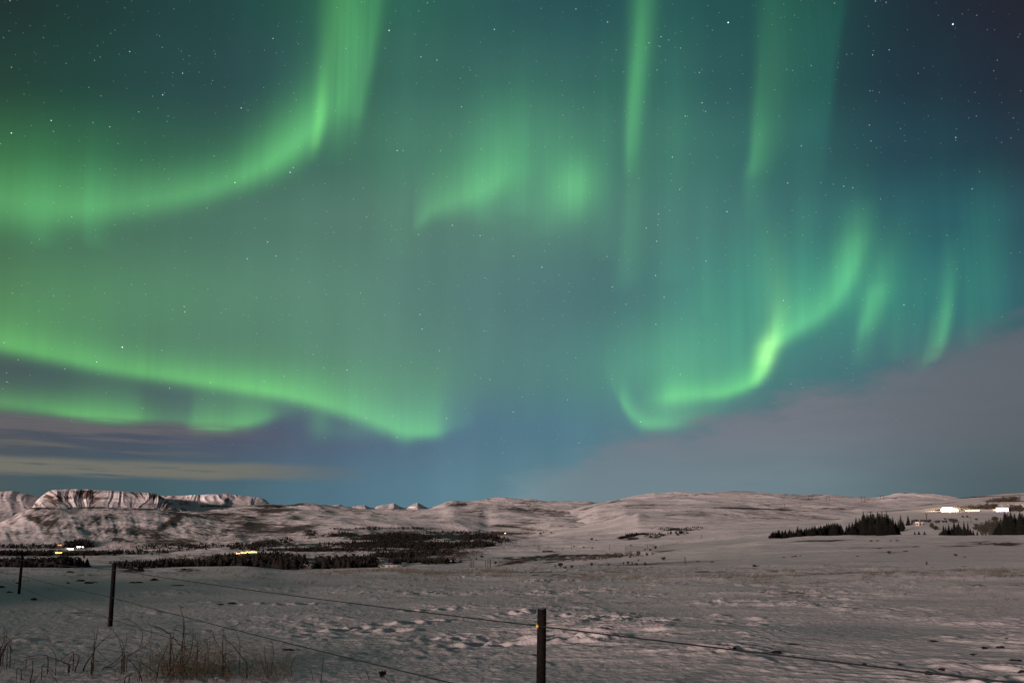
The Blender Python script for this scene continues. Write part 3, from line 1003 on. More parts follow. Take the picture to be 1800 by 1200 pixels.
MR = [(200, 905), (330, 899), (380, 894), (420, 891), (445, 888), (475, 887), (500, 889), (520, 886), (545, 884), (565, 885), (590, 888), (620, 893), (660, 896), (700, 896), (740, 897), (755, 895), (770, 889), (782, 883), (795, 880), (820, 880), (850, 879), (872, 877), (900, 878), (950, 879), (990, 881), (1030, 883), (1060, 885), (1120, 888), (1200, 892), (1400, 905), (2000, 925)]


def bare_mid(PX, PY, X, Y, Z, A, D):
    b = 0.22 + 0.40 * fbm(X / 260, Y / 420, 5, 101)
    b += 0.30 * fbm(PX / 50, PY / 3.0 - PX / 50, 4, 103) + .12 * sstep(PX, 620, 420)
    return b + blobs_at(PX, PY, [(465, 889, 28, 3, .6), (545, 887, 35, 3, .5), (470, 897, 40, 6, .45), (420, 912, 40, 8, .4), (380, 905, 50, 5, .5), (490, 905, 60, 4, .25), (800, 886, 20, 4, .45), (930, 895, 60, 4, .35, .1), (840, 905, 35, 4, .4, .15), (980, 905, 50, 3, .35, .1), (660, 905, 30, 3, .3),
                                 (430, 925, 60, 8, .45), (900, 926, 50, 3, .35, .1), (460, 932, 60, 8, .35)]) - blobs_at(PX, PY, [(540, 892, 16, 4, .8), (858, 908, 6, 14, .7), (720, 915, 120, 12, .3), (780, 900, 20, 10, .4)])


sheet('middle_hills', -0.56, 0.36, 800,
      [(2800, [(-100, 990), (300, 970), (450, 962), (600, 945), (700, 945), (850, 948), (1000, 955), (1300, 940)], 0),
       (3300, [(-100, 975), (300, 950), (450, 942), (600, 928), (700, 926), (800, 932), (870, 935), (930, 936), (1000, 925), (1100, 920), (1300, 930)], 30),
       (4200, [(-100, 955), (300, 925), (400, 925), (500, 918), (600, 914), (700, 914), (850, 916), (950, 914), (1050, 908), (1300, 915)], 60),
       (5400, [(-100, 935), (300, 910), (400, 904), (500, 899), (600, 903), (700, 905), (800, 897), (900, 893), (1000, 893), (1100, 895), (1300, 905)], 60),
       (6400, MR, 50),
       (7000, [(p[0], p[1] + 4) for p in MR], 6),
       (8200, [(p[0], p[1] + 25) for p in MR], 5)],
      MAT['hill'], amp=13.0, wl=520.0, shape=folds(26, 640, 45, [(858, 909, 12, 18, -9), (796, 900, 16, 16, 8)]), bare=bare_mid, label='low snow hills streaked with dark heath in the middle distance', cat='hill')

# --- dark-faced hill on the left
LR = [(-900, 920), (-300, 922), (-100, 925), (0, 920), (20, 910), (38, 898), (52, 893), (70, 892), (100, 890), (150, 890), (200, 891), (250, 893), (275, 896), (300, 899), (330, 902), (365, 906), (420, 912), (470, 919), (520, 928), (560, 940), (700, 975)]


def shape_left(A, D, Z):
    g = ridged(A * 46 + D / 2600, D / 2300, 3, 7)
    prof = sstep(D, 3000, 3700) * sstep(D, 5000, 4300)
    return D, Z + (0.5 * (g - 0.6) + 0.12 * fbm(A * 60, D / 500, 3, 8)) * 13 * prof


def bare_left(PX, PY, X, Y, Z, A, D):
    g1 = fbm((PX * .62 + PY * .78) / 4.5, (PY * .62 - PX * .78) / 20, 4, 111)
    g2 = fbm((PY - .35 * PX) / 3.2, (PX + .35 * PY) / 22, 4, 115)
    w = sstep(PX, 200, 330)
    b = 0.20 + 0.30 * (g1 * (1 - w) + g2 * w) + 0.10 * fbm(PX / 3.5, PY / 3, 3, 113) + .06 * w
    return b + blobs_at(PX, PY, [(60, 912, 16, 7, .75, .4), (88, 920, 14, 8, .8), (85, 908, 22, 12, .35), (110, 924, 16, 5, .5), (75, 893, 40, 3, .6), (160, 892, 70, 2, .55), (240, 895, 60, 2, .5), (170, 915, 35, 9, .4, -.4), (200, 932, 40, 5, .45),
                                 (308, 913, 16, 8, .85, -.6), (290, 924, 14, 6, .8, -.6), (318, 902, 26, 4, .65), (345, 907, 40, 3, .5, .1), (250, 935, 30, 8, .6), (275, 943, 20, 7, .6), (208, 948, 12, 4, .7), (225, 951, 6, 2, .8), (160, 945, 12, 10, .25),
                                 (300, 952, 60, 6, .5), (400, 915, 40, 5, .45, .15), (400, 935, 70, 8, .3), (20, 915, 14, 8, .35, -.8), (90, 935, 12, 9, .3)])


sheet('left_hill', AZ0, -0.1, 620,
      [(2700, [(-900, 985), (0, 982), (200, 980), (400, 968), (500, 960), (600, 955), (800, 990)], 0),
       (3000, [(-900, 966), (0, 962), (200, 958), (300, 956), (400, 954), (480, 950), (560, 950), (800, 985)], 20),
       (3700, [(-900, 948), (0, 941), (100, 936), (200, 936), (300, 934), (400, 934), (480, 935), (560, 943), (800, 985)], 70),
       (4500, [(-900, 930), (0, 926), (60, 909), (100, 906), (200, 908), (300, 912), (400, 918), (480, 925), (560, 941), (800, 985)], 70),
       (5000, LR, 50),
       (5400, [(p[0], p[1] + 3) for p in LR], 6),
       (6500, [(p[0], p[1] + 30) for p in LR], 5)],
      MAT['hill'], amp=9.0, wl=300.0, shape=shape_left, bare=bare_left, label='steep snow hill with dark rock outcrops on the left', cat='hill')

# --- far mountains
def gully(k, depth, seed, lo, hi, top):
    def fn(A, D, Z):
        warp = 0.7 * fbm(A * 24, D / 1500, 3, seed + 5) + (D - lo) / 900 * 0.35 * perlin(A * 30, D * 0, seed + 9)
        g = ridged(A * k + warp, D / 5000, 3, seed, 0.55) * (0.55 + 0.75 * sstep(perlin(A * 18, D / 3000, seed + 2), -.5, .6))
        prof = sstep(D, lo, (lo + hi) / 2) * (1 - 0.65 * sstep(D, hi, top))
        return D - depth * (g - 0.5) * prof, Z
    return fn


TR = [(48, 905), (58, 893), (62, 882), (70, 874), (78, 868), (86, 863), (95, 860.5), (120, 860), (150, 860), (175, 861.5), (200, 863), (235, 865), (262, 866), (274, 867), (282, 871), (292, 877), (304, 884), (318, 891), (330, 897), (350, 905)]


def bare_table(PX, PY, X, Y, Z, A, D):
    t = (PY - 860) / 34
    g = fbm(PX / 5.5 + 0.25 * (PY - 860) * np.sin(PX / 21.0), PY / 26, 4, 121) + 0.5 * fbm(PX / 22, PY / 9, 3, 123)
    b = 0.25 + 0.42 * g + 0.18 * np.exp(-((t - 0.42) / 0.10) ** 2) + 0.16 * np.exp(-((t - 0.15) / 0.07) ** 2)
    b += 0.25 * sstep(PX, 262, 276) * sstep(t, -.1, .1) + blobs_at(PX, PY, [(150, 866, 18, 8, .5), (90, 880, 20, 8, .4), (165, 880, 8, 12, .3)])
    return np.where(t < 0.03, b * 0.3, b)


sheet('table_mountain', float(pix(45, 900)[0]), float(pix(352, 900)[0]), 560,
      [(9000, [(0, 915), (400, 915)], 0),
       (10250, [(40, 900), (60, 896), (200, 896), (330, 899), (400, 905)], 20),
       (10680, [(48, 902), (60, 890), (75, 884), (95, 880), (150, 880), (200, 881), (262, 883), (280, 886), (300, 890), (325, 897), (352, 905)], 50),
       (10850, [(48, 904), (60, 887), (72, 877), (86, 868), (98, 864), (150, 863.5), (200, 866), (262, 869), (276, 873), (296, 883), (322, 895), (352, 905)], 50),
       (10950, TR, 12),
       (13000, [(p[0], p[1] + 1.5) for p in TR], 10),
       (14500, [(p[0], p[1] + 30) for p in TR], 5)],
      MAT['mountain'], amp=5.0, wl=420.0, shape=gully(58, 100, 17, 9900, 10800, 11200), bare=bare_table, label='flat-topped snow mountain with dark gullies on the far left', cat='mountain', passes=1)

ER = [(-900, 870), (-300, 868), (-100, 865), (0, 864), (12, 863.5), (22, 863), (36, 865), (46, 867), (56, 870), (66, 873), (74, 876), (85, 884), (100, 895), (140, 910)]


def bare_edge(PX, PY, X, Y, Z, A, D):
    b = 0.20 + 0.30 * fbm(PX / 6, PY / 14, 4, 131) + 0.16 * np.sin(PY * 1.15 + 1.5 * perlin(PX / 14, PY / 9, 4))
    return b


sheet('edge_mountain', AZ0, float(pix(140, 900)[0]), 300,
      [(9800, [(-900, 920), (200, 920)], 0),
       (11150, [(-900, 900), (0, 898), (60, 899), (140, 912)], 20),
       (11620, [(-900, 884), (0, 880), (40, 880), (70, 886), (140, 912)], 40),
       (11900, ER, 40),
       (13500, [(p[0], p[1] + 2) for p in ER], 8),
       (15000, [(p[0], p[1] + 30) for p in ER], 5)],
      MAT['mountain'], amp=5.0, wl=420.0, shape=gully(50, 90, 23, 10000, 11700, 12200), bare=bare_edge, label='snow mountain cut by the left edge of the photo', cat='mountain', passes=1)

BR = [(200, 872), (280, 871), (320, 870.5), (350, 870), (372, 869.5), (385, 869), (392, 868), (399, 867), (408, 869), (425, 871), (440, 872), (452, 873.5), (461, 875.5), (468, 879), (475, 886), (490, 893), (520, 900)]


def bare_back(PX, PY, X, Y, Z, A, D):
    b = 0.12 + 0.22 * fbm(A * 260, PY / 8, 4, 141)
    return b + blobs_at(PX, PY, [(398, 880, 6, 7, .5), (320, 882, 20, 8, .35), (340, 874, 40, 3, .25), (375, 889, 30, 2, .6)])


sheet('back_plateau', float(pix(210, 900)[0]), float(pix(520, 900)[0]), 420,
      [(11500, [(200, 910), (520, 910)], 0),
       (12700, [(200, 893), (400, 893), (480, 898), (520, 904)], 20),
       (13150, [(200, 884), (320, 884), (360, 882), (400, 881), (440, 882), (470, 890), (520, 903)], 40),
       (13450, BR, 40),
       (15500, [(p[0], p[1] + 2) for p in BR], 8),
       (17000, [(p[0], p[1] + 30) for p in BR], 5)],
      MAT['mountain'], amp=10.0, wl=500.0, shape=gully(22, 170, 29, 11900, 13400, 14200), bare=bare_back, label='pale plateau behind the flat-topped mountain', cat='mountain', passes=1)

KR = [(400, 900), (470, 887), (500, 886.5), (545, 886), (560, 887), (578, 886), (590, 887), (600, 886.5), (606, 890), (613, 894), (622, 889), (632, 887.5), (642, 887), (650, 891), (657, 892.5), (664, 888.5), (673, 886), (683, 885.5), (688, 884), (692, 883), (697, 886), (704, 889.5), (713, 893), (718, 889), (726, 885.5), (734, 882.5), (740, 885.5), (748, 890), (755, 893), (765, 889), (775, 885), (800, 884), (900, 890), (1000, 900)]
sheet('far_peaks', float(pix(400, 900)[0]), float(pix(1000, 900)[0]), 700,
      [(14000, [(300, 912), (1000, 912)], 0),
       (15500, [(300, 904), (600, 899), (1000, 908)], 24),
       (17500, KR, 60),
       (18200, [(p[0], p[1] + 8) for p in KR], 6),
       (20000, [(p[0], p[1] + 30) for p in KR], 5)],
      MAT['mountain'], amp=6.0, wl=500.0, shape=gully(40, 260, 37, 14500, 17200, 18000), bare=lambda PX, PY, X, Y, Z, A, D: 0.1 + 0.2 * fbm(A * 200, PY / 5, 3, 151), label='small pointed snow peaks on the far skyline', cat='mountain', passes=1)

# --- the plain under everything, out to the horizon
mb = MB()
ring = [(r * math.sin(t), r * math.cos(t), -62.0 - (0 if r < 30000 else 20)) for r in (1, 400, 4000, 60000) for t in np.linspace(0, 2 * PI, 48, endpoint=False)]
fs = [(i * 48 + k, i * 48 + (k + 1) % 48, (i + 1) * 48 + (k + 1) % 48, (i + 1) * 48 + k) for i in range(3) for k in range(48)]
mb.add(ring, fs)
tag(mb.build('snow_plain', MAT['hill']), 'distant snow plain reaching to the horizon', 'ground', kind='structure')


# ------------------------------------------------------------------ trees
def spruce_mesh(name, seed, H=8.0, R=1.7):
    r_ = random.Random(seed)
    V, Fc = [], []
    levels = 22
    for i in range(levels):
        h = 0.05 + 0.93 * (i / (levels - 1)) ** 0.92
        rad = R * (1 - h) ** 0.85 * r_.uniform(0.82, 1.12) + 0.06
        nb = max(5, int(15 * (1 - h) + 5))
        ph = r_.uniform(0, 6.28)
        for k in range(nb):
            t = ph + 2 * PI * k / nb + r_.uniform(-.2, .2)
            rr = rad * r_.uniform(0.65, 1.15)
            z0 = h * H + r_.uniform(-.08, .12)
            droop = rr * r_.uniform(0.25, 0.6)
            w = max(0.14, rr * 0.42)
            ct, s_t = math.cos(t), math.sin(t)
            n = len(V)
            lift = r_.uniform(-.12, .22) * w
            V += [(0.04 * ct, 0.04 * s_t, z0 + 0.16), (rr * .6 * ct - w * s_t, rr * .6 * s_t + w * ct, z0 - droop * .55 - lift),
                  (rr * ct, rr * s_t, z0 - droop), (rr * .6 * ct + w * s_t, rr * .6 * s_t - w * ct, z0 - droop * .55 + lift),
                  (rr * .55 * ct, rr * .55 * s_t, z0 - droop * .5 - 0.55 * w)]
            Fc += [(n, n + 1, n + 2), (n, n + 2, n + 3), (n, n + 4, n + 2)]
    n = len(V)
    V += [(0.1, 0, H * .93), (-.06, .09, H * .93), (-.06, -.09, H * .93), (0, 0, H * 1.02)]
    Fc += [(n, n + 1, n + 3), (n + 1, n + 2, n + 3), (n + 2, n, n + 3)]
    return V, Fc


SPRUCE = []
for s_ in range(4):
    V, Fc = spruce_mesh('spruce', 100 + s_, 8.0, (1.7, 1.5, 2.0, 1.8)[s_])
    t = empty('spruce_tree', (0, 0, 0), 'dark spruce tree', 'tree')
    b = MB()
    b.add(V, Fc)
    b.build('crown', MAT['spruce'], t)
    b = MB()
    b.tube([(0, 0, -0.5), (0, 0, 1.5), (0, 0, 6.5)], [.16, .13, .03], 6)
    b.build('trunk', MAT['bark'], t)
    SPRUCE.append([t, False])


def place(proto, px, base, top, label, group=None, D=None, wide=1.0, H0=8.0, sink=0.1):
    """a tree whose foot and tip are at the photo heights base and top"""
    p = hit(px, base) if D is None else at(px, base, D)
    if p is None:
        print('no ground at', px, base)
        return None
    r = math.hypot(p.x, p.y)
    H = (base - top) / F * r
    o = proto[0] if not proto[1] else copy_tree(proto[0])
    proto[1] = True
    o.location = (p.x, p.y, p.z - sink * H / H0)
    k = H / H0
    o.scale = (k * wide, k * wide, k)
    o.rotation_euler = (random.uniform(-.03, .03), random.uniform(-.03, .03), random.uniform(0, 6.28))
    tag(o, label)
    if group:
        o['group'] = group
    elif 'group' in o:
        del o['group']
    return o


GA = 'spruces of the long low row'
for i in range(54):
    x = 1353 + 128 * (i / 53) + random.uniform(-1.5, 1.5)
    base = np.interp(x, [1350, 1400, 1440, 1482], [945.5, 944, 942, 940]) - random.uniform(0, 2.5) * (i % 2)
    top = np.interp(x, [1350, 1358, 1366, 1392, 1397, 1403, 1408, 1440, 1458, 1466, 1478, 1482], [939, 933, 931, 930, 933, 925, 928, 924, 920, 918, 922, 926]) + random.uniform(-1, 4.0)
    place(SPRUCE[i % 4], x, base, top, 'small dark spruce in the long low row left of the tall grove', GA, wide=2.1, D=300 + random.uniform(-6, 16))
place(SPRUCE[1], 1403, 943.5, 924.5, 'spruce standing a head taller in the middle of the long low row', None, D=296)
place(SPRUCE[0], 1432, 942.5, 922.5, 'thin spruce with a leaning tip in the right part of the long low row', None, D=296, wide=.7)
place(SPRUCE[2], 1465, 941, 918.5, 'broad spruce forming the highest point of the long low row', None, D=297, wide=1.1)
GB = 'spruces of the tall grove'
for x, top in ((1489, 924), (1494, 920), (1499, 919), (1512, 913), (1516, 909), (1521, 908), (1526, 906), (1529, 908), (1534, 905), (1538, 906), (1545, 905), (1549, 906), (1557, 906), (1563, 908), (1566, 913), (1575, 918), (1524, 912), (1541, 911), (1555, 912), (1508, 918), (1532, 914), (1548, 915), (1561, 916), (1568, 921), (1502, 925), (1518, 922), (1545, 922), (1492, 929)):
    place(SPRUCE[random.randrange(4)], x, 940 + random.uniform(-1.0, .6), top, 'dark spruce inside the tall dense grove right of the long low row', GB, D=300 + random.uniform(-8, 22), wide=1.9)
for x, base, top, w, lb in ((1505.5, 940, 911, .8, 'slender spruce spearing up near the left end of the tall grove'), (1519, 940, 902, .85, 'tall spruce at the left shoulder of the tall grove top'),
                            (1531, 940, 902, .85, 'spruce tip second from left along the tall grove top'), (1543, 940, 902, .8, 'spruce tip in the middle of the tall grove top'),
                            (1552.5, 940, 901.5, .8, 'highest spruce tip of the tall grove'), (1559.5, 940, 902, .75, 'narrow spruce at the right shoulder of the tall grove top'), (1571, 940, 911, .9, 'spruce at the right end of the tall grove, shorter than its neighbours')):
    place(SPRUCE[random.randrange(4)], x, base, top, lb, None, D=297, wide=w * 1.5)
place(SPRUCE[2], 1584, 933.5, 907, 'spruce alone just right of the tall grove, the nearer of two', None, wide=.95)
place(SPRUCE[1], 1580, 934, 914, 'shorter spruce tucked behind the right end of the tall grove', None, wide=1.1)
place(SPRUCE[0], 1588, 930, 915, 'low spruce beside the lone spruce right of the tall grove', None, wide=1.2)
place(SPRUCE[3], 1596.5, 923, 906, 'spruce standing alone left of the small pale house', None, wide=1.15)
place(SPRUCE[0], 1603, 921, 914, 'stubby spruce close to the small pale house', None, wide=1.3)
GC = 'spruces of the small grove'
for x, top in ((1654, 933), (1659, 924), (1663, 926), (1668, 922.5), (1673, 927), (1678, 918), (1682, 924), (1685, 920), (1689, 926), (1692, 930), (1706, 929), (1698, 928), (1664, 931), (1681, 931)):
    place(SPRUCE[random.randrange(4)], x, 940 - random.uniform(0, 1), top, 'dark spruce in the small separate grove below the lit farm', GC, D=302 + random.uniform(-5, 12), wide=1.5)
place(SPRUCE[0], 1695, 940, 917, 'taller left spruce of the pointed pair in the small grove', None, D=300, wide=.8)
place(SPRUCE[1], 1701.5, 940, 918, 'right spruce of the pointed pair in the small grove', None, D=301, wide=.8)
place(SPRUCE[2], 1711, 940, 931, 'low spruce ending the small grove on its right', None, D=300, wide=1.1)
place(SPRUCE[3], 1718, 940, 932.5, 'smallest spruce just off the right end of the small grove', None, D=300, wide=1.2)
place(SPRUCE[1], 1651, 940, 935, 'smallest spruce at the left foot of the small grove', None, D=300, wide=1.4)
GD = 'spruces at the right edge'
for x, top in ((1756, 920), (1761, 914), (1766, 910), (1773, 908), (1780, 907), (1786, 908), (1792, 908), (1799, 908), (1806, 905), (1812, 908), (1768, 918), (1777, 916), (1788, 917), (1797, 916), (1750, 928), (1759, 926), (1820, 906)):
    place(SPRUCE[random.randrange(4)], x, 940.5 - random.uniform(0, 1), top, 'dark spruce in the dense grove cut by the right edge of the photo', GD, D=300 + random.uniform(-6, 14), wide=1.9)
for x, top, lb in ((1770.5, 901.5, 'tallest spruce at the left shoulder of the right edge grove'), (1777.5, 904, 'spruce tip second from left on the right edge grove'), (1795.5, 904, 'spruce tip rising nearest the right edge of the photo')):
    place(SPRUCE[0], x, 940.5, top, lb, None, D=296, wide=1.3)
for x, w in ((1738, 1.0), (1744, 1.0)):
    place(SPRUCE[int(x) % 4], x, 926, 916.5, ('left' if x < 1740 else 'right') + ' one of two little spruces on the slope behind the bare trees', None, wide=1.1)


# bare broadleaf bushes and trees
def bush_proto(name, seed, label, cat, twigs=46, spread=.75, mat='bush', stemname='twigs'):
    r_ = random.Random(seed)
    t = empty(name, (0, 0, 0), label, cat)
    b = MB()
    for i in range(twigs):
        a = r_.uniform(0, 6.28)
        s = spread * math.sqrt(r_.random())
        z1 = r_.uniform(.55, 1.0) * (1 - .35 * (s / spread) ** 2)
        p0 = (r_.uniform(-.05, .05), r_.uniform(-.05, .05), -.05)
        p1 = (s * .45 * math.cos(a), s * .45 * math.sin(a), z1 * .5)
        p2 = (s * math.cos(a), s * math.sin(a), z1)
        b.tube([p0, p1, p2], [.035, .025, .008], 3, False)
        for _ in range(3):
            q = [p1[k] + (p2[k] - p1[k]) * r_.uniform(0, .8) for k in range(3)]
            e = [q[0] + r_.uniform(-.28, .28), q[1] + r_.uniform(-.28, .28), q[2] + r_.uniform(.03, .25)]
            b.tube([q, e], [.02, .006], 3, False)
    b.build(stemname, MAT[mat], t)
    return [t, False]


BUSH = [bush_proto('bush', 300 + i, 'bare bush', 'bush') for i in range(3)]
DENSE = [bush_proto('bush', 320 + i, 'dense bush', 'bush', 110, .62) for i in range(2)]
BTREE = [bush_proto('bare_tree', 340 + i, 'bare tree', 'tree', 80, .42) for i in range(2)]
SAPL = [bush_proto('sapling', 360, 'sapling', 'tree', 5, .10)]
SMALLSPR = []
for s_ in range(2):
    r_ = random.Random(400 + s_)
    V, Fc = [], []
    for i in range(5):
        h, rad = i / 5, .42 * (1 - i / 5.4)
        n = len(V)
        for k in range(7):
            a = 2 * PI * k / 7 + i
            q = rad * r_.uniform(.7, 1.2)
            V.append((q * math.cos(a), q * math.sin(a), h * .9 + r_.uniform(-.05, .03)))
        V.append((0, 0, h * .9 + .34))
        Fc += [(n + k, n + (k + 1) % 7, n + 7) for k in range(7)]
    b = MB()
    b.add(V, Fc)
    o = b.build('young_spruce', MAT['spruce'])
    tag(o, 'young spruce', 'tree')
    SMALLSPR.append([o, False])

for x, base, top, w, lb in ((1608, 939.5, 933, 1.0, 'left one of three dark cone-shaped bushes on the snow right of the tall grove'), (1615.5, 939.5, 931.5, 1.1, 'middle and biggest of three dark cone-shaped bushes right of the tall grove'), (1625, 939.5, 932, 1.0, 'right one of three dark cone-shaped bushes right of the tall grove')):
    place(SMALLSPR[int(x) % 2], x, base, top, lb, None, D=303, wide=1.1, H0=1.24, sink=.02)
place(DENSE[0], 1643.5, 931, 923, 'round dark bush between the three cone bushes and the small grove', None, wide=1.1, H0=1.0, sink=.02)
place(DENSE[1], 1638, 928, 918, 'thin grey bush left of the round dark bush near the small grove', None, wide=.6, H0=1.0, sink=.02)
place(DENSE[1], 1749, 917, 907, 'round grey tree on the slope behind the right edge grove', None, wide=.9, H0=1.0, sink=.02)
for x, base, top, w, lb in ((1727, 940, 919, .8, 'grey bare tree at the left of the group before the right edge grove'), (1733, 939, 921, .8, 'second grey bare tree left of the right edge grove'), (1741, 940, 914, .9, 'brownish bare tree in the gap left of the right edge grove'), (1749, 940, 916, .9, 'bare tree touching the left side of the right edge grove'), (1755, 940, 912, .6, 'slim bare tree rising over the left side of the right edge grove')):
    place(BTREE[int(base) % 2], x, base, top, lb, None, D=305, wide=w, H0=1.0, sink=.02)
for k, (x, base, top) in enumerate(((1646, 919, 913), (1650, 919, 913), (1658, 918, 913), (1663, 918, 913), (1671, 917, 910), (1676, 918, 909), (1680, 918, 911), (1605.5, 918, 912), (1611, 917, 911), (1620, 917, 912), (1626, 917, 912), (1633, 918, 911), (1716, 914, 910), (1716, 926, 919), (1715, 931, 923), (1700, 909, 905), (1692, 909, 905), (1661, 913, 909))):
    place(BUSH[k % 3], x, base, top, 'small grey bush on the slope between the small groves and the lit farm', 'bushes on the farm slope', wide=.9, H0=1.0, sink=.02)

# bushes along the track and in the valley, each its own
VB = [(1122, 977, 966, .62, 1, 'biggest round dark bush beside the snowy track in the middle distance'), (1137, 977, 969, .55, 0, 'feathery bush right of the biggest round bush by the track'), (1147, 974, 970.5, 1.0, 1, 'low rounded bush at the end of the dark track bank'), (1110, 973.5, 970, .9, 1, 'low bush just left of the biggest round bush'), (1094, 978, 972, .6, 1, 'dark bush on the track bank left of the biggest round bush'),
      (1166, 984, 976, .9, 0, 'lone V-shaped bush on open snow right of the biggest round bush'), (1134, 994, 986, .7, 0, 'leaning bare bush near the field edge below the biggest round bush'), (1119, 994, 987.5, .8, 1, 'dark bush in the row of small bushes at the field edge'), (1111, 992, 986.5, .5, 0, 'thin bush left of the dark bush at the field edge'), (1104, 992, 984, .5, 0, 'tallest thin bush of the row at the field edge'), (1096, 992, 986, .5, 0, 'leftmost thin bush of the row at the field edge'), (1122.5, 986, 981.5, .5, 1, 'tiny bush midway between the biggest bush and the field edge'),
      (1070, 994, 989.5, .9, 1, 'small round bush alone left of the field edge row'), (1040, 994, 987, .7, 1, 'upright dark bush alone on snow below the track bank'), (1005, 998, 991, .8, 0, 'bush on the field edge left of the upright dark bush'), (985, 996, 987, 1.0, 1, 'wide dark bush below the middle of the track bank'), (993, 999, 994, 1.2, 1, 'low bush in front of the wide dark bush'), (976, 996, 991.5, .8, 1, 'small bush left of the wide dark bush'),
      (837.5, 984, 979, .55, 1, 'slanted dark bush near the tall stakes'), (847, 980, 974.5, 1.1, 0, 'spreading bush in the valley above the tall stakes'), (871, 991, 985, .8, 1, 'rounded bush at the left end of the grey hedge'), (950, 939, 934.5, 1.0, 1, 'dark bush right of the lit wood, largest of three'), (955.5, 936, 933, .8, 1, 'tiny bush between two others right of the lit wood'), (968.5, 937, 933.5, 1.0, 1, 'rightmost of three dark bushes right of the lit wood'),
      (964.5, 962, 959, .8, 1, 'small bush above the long dark barn'), (989, 965, 962, .8, 1, 'small bush right of the long dark barn'), (1009, 961, 957.5, .7, 1, 'first of the small bushes along the far field line'), (1026, 963, 959, .7, 1, 'small bush midway along the far field line'), (1041, 964, 960, .6, 0, 'thin bush at the right of the far field line'), (1040, 949, 943.5, .8, 0, 'feathery bush high on the low spur'), (1048, 950, 947, 1.0, 1, 'low bush right of the feathery bush on the spur'), (1109, 960, 956, .6, 1, 'bush beside the short ditch on the spur'),
      (1152.5, 965, 957.5, .6, 1, 'square dark bush at the start of the stake hedge'), (1143, 967.5, 963.5, 1.2, 1, 'dark low bush below the twin poles'), (1134, 966.5, 963.5, 1.2, 1, 'flat dark bush left of the twin poles'), (1563, 973, 966.5, .9, 0, 'sparse twiggy bush on the slope below the tall grove'), (1680, 977, 972, 1.0, 0, 'sparse bush on the open slope below the small grove'), (1774, 957, 952.5, 1.6, 0, 'wide low scrub on the slope below the right edge grove'), (1750, 958, 953, 1.6, 0, 'low scrub left of the wide scrub below the right edge grove'), (1722, 955, 952.5, 2, 0, 'flat scrub on the slope below the bare trees'), (1629, 993, 985, .35, 0, 'dry twiggy bush sticking out at the field edge on the right')]
for x, base, top, w, d, lb in VB:
    pr = (DENSE[int(x) % 2] if d else BUSH[int(x) % 3])
    place(pr, x, base, top, lb, None, wide=w, H0=1.0, sink=.02)

# the young plantation on the low spur
GP = 'young spruces of the hillside plantation'
cnt = 0
for i in range(150):
    u = i / 149
    if i < 46:
        x, base = 1088 + 32 * (i / 45) + random.uniform(-.7, .7), np.interp(i / 45, [0, 1], [948.5, 941]) - random.uniform(0, 3.2)
        hgt = 4.2
    elif i < 84:
        x, base, hgt = 1100 + 40 * ((i - 46) / 37), 940.5 - 2 * ((i - 46) / 37) + random.uniform(-1.2, 1.2), 3.2
    elif i < 126:
        x, base, hgt = 1142 + 68 * random.random(), 0, 3.6
        base = 943 - (x - 1142) * 0.12 + random.uniform(-4, 3.4)
    else:
        x, base, hgt = 1158 + 76 * ((i - 126) / 23), 931 - 3.5 * ((i - 126) / 23) + random.uniform(-1.2, 1.2), 3.0
    place(SMALLSPR[i % 2], x, base, base - 1.35 * hgt * random.uniform(.7, 1.2), 'tiny dark young spruce of the plantation scattered on the low spur', GP, wide=1.15, H0=1.24, sink=.02)
# stake hedge: bare saplings in a row
for i in range(22):
    x = 1160 + i * 1.95 + random.uniform(-.4, .4)
    base = 962.5 - i * .42
    place(SAPL[0], x, base, base - random.uniform(4.2, 6.4), 'thin bare sapling in the hedge row climbing right of the twin poles', 'saplings of the hedge row', wide=.5, H0=1.0, sink=.02)


# ------------------------------------------------------------------ woods too far to count
CLEAR = [(130, 963.5, 20, 11), (101.5, 972.5, 8, 10), (105, 958.5, 6, 8), (432, 972, 22, 9), (888, 937.5, 4, 6), (543, 998, 8, 6), (688, 997, 22, 5)]    # clearings in front of buildings


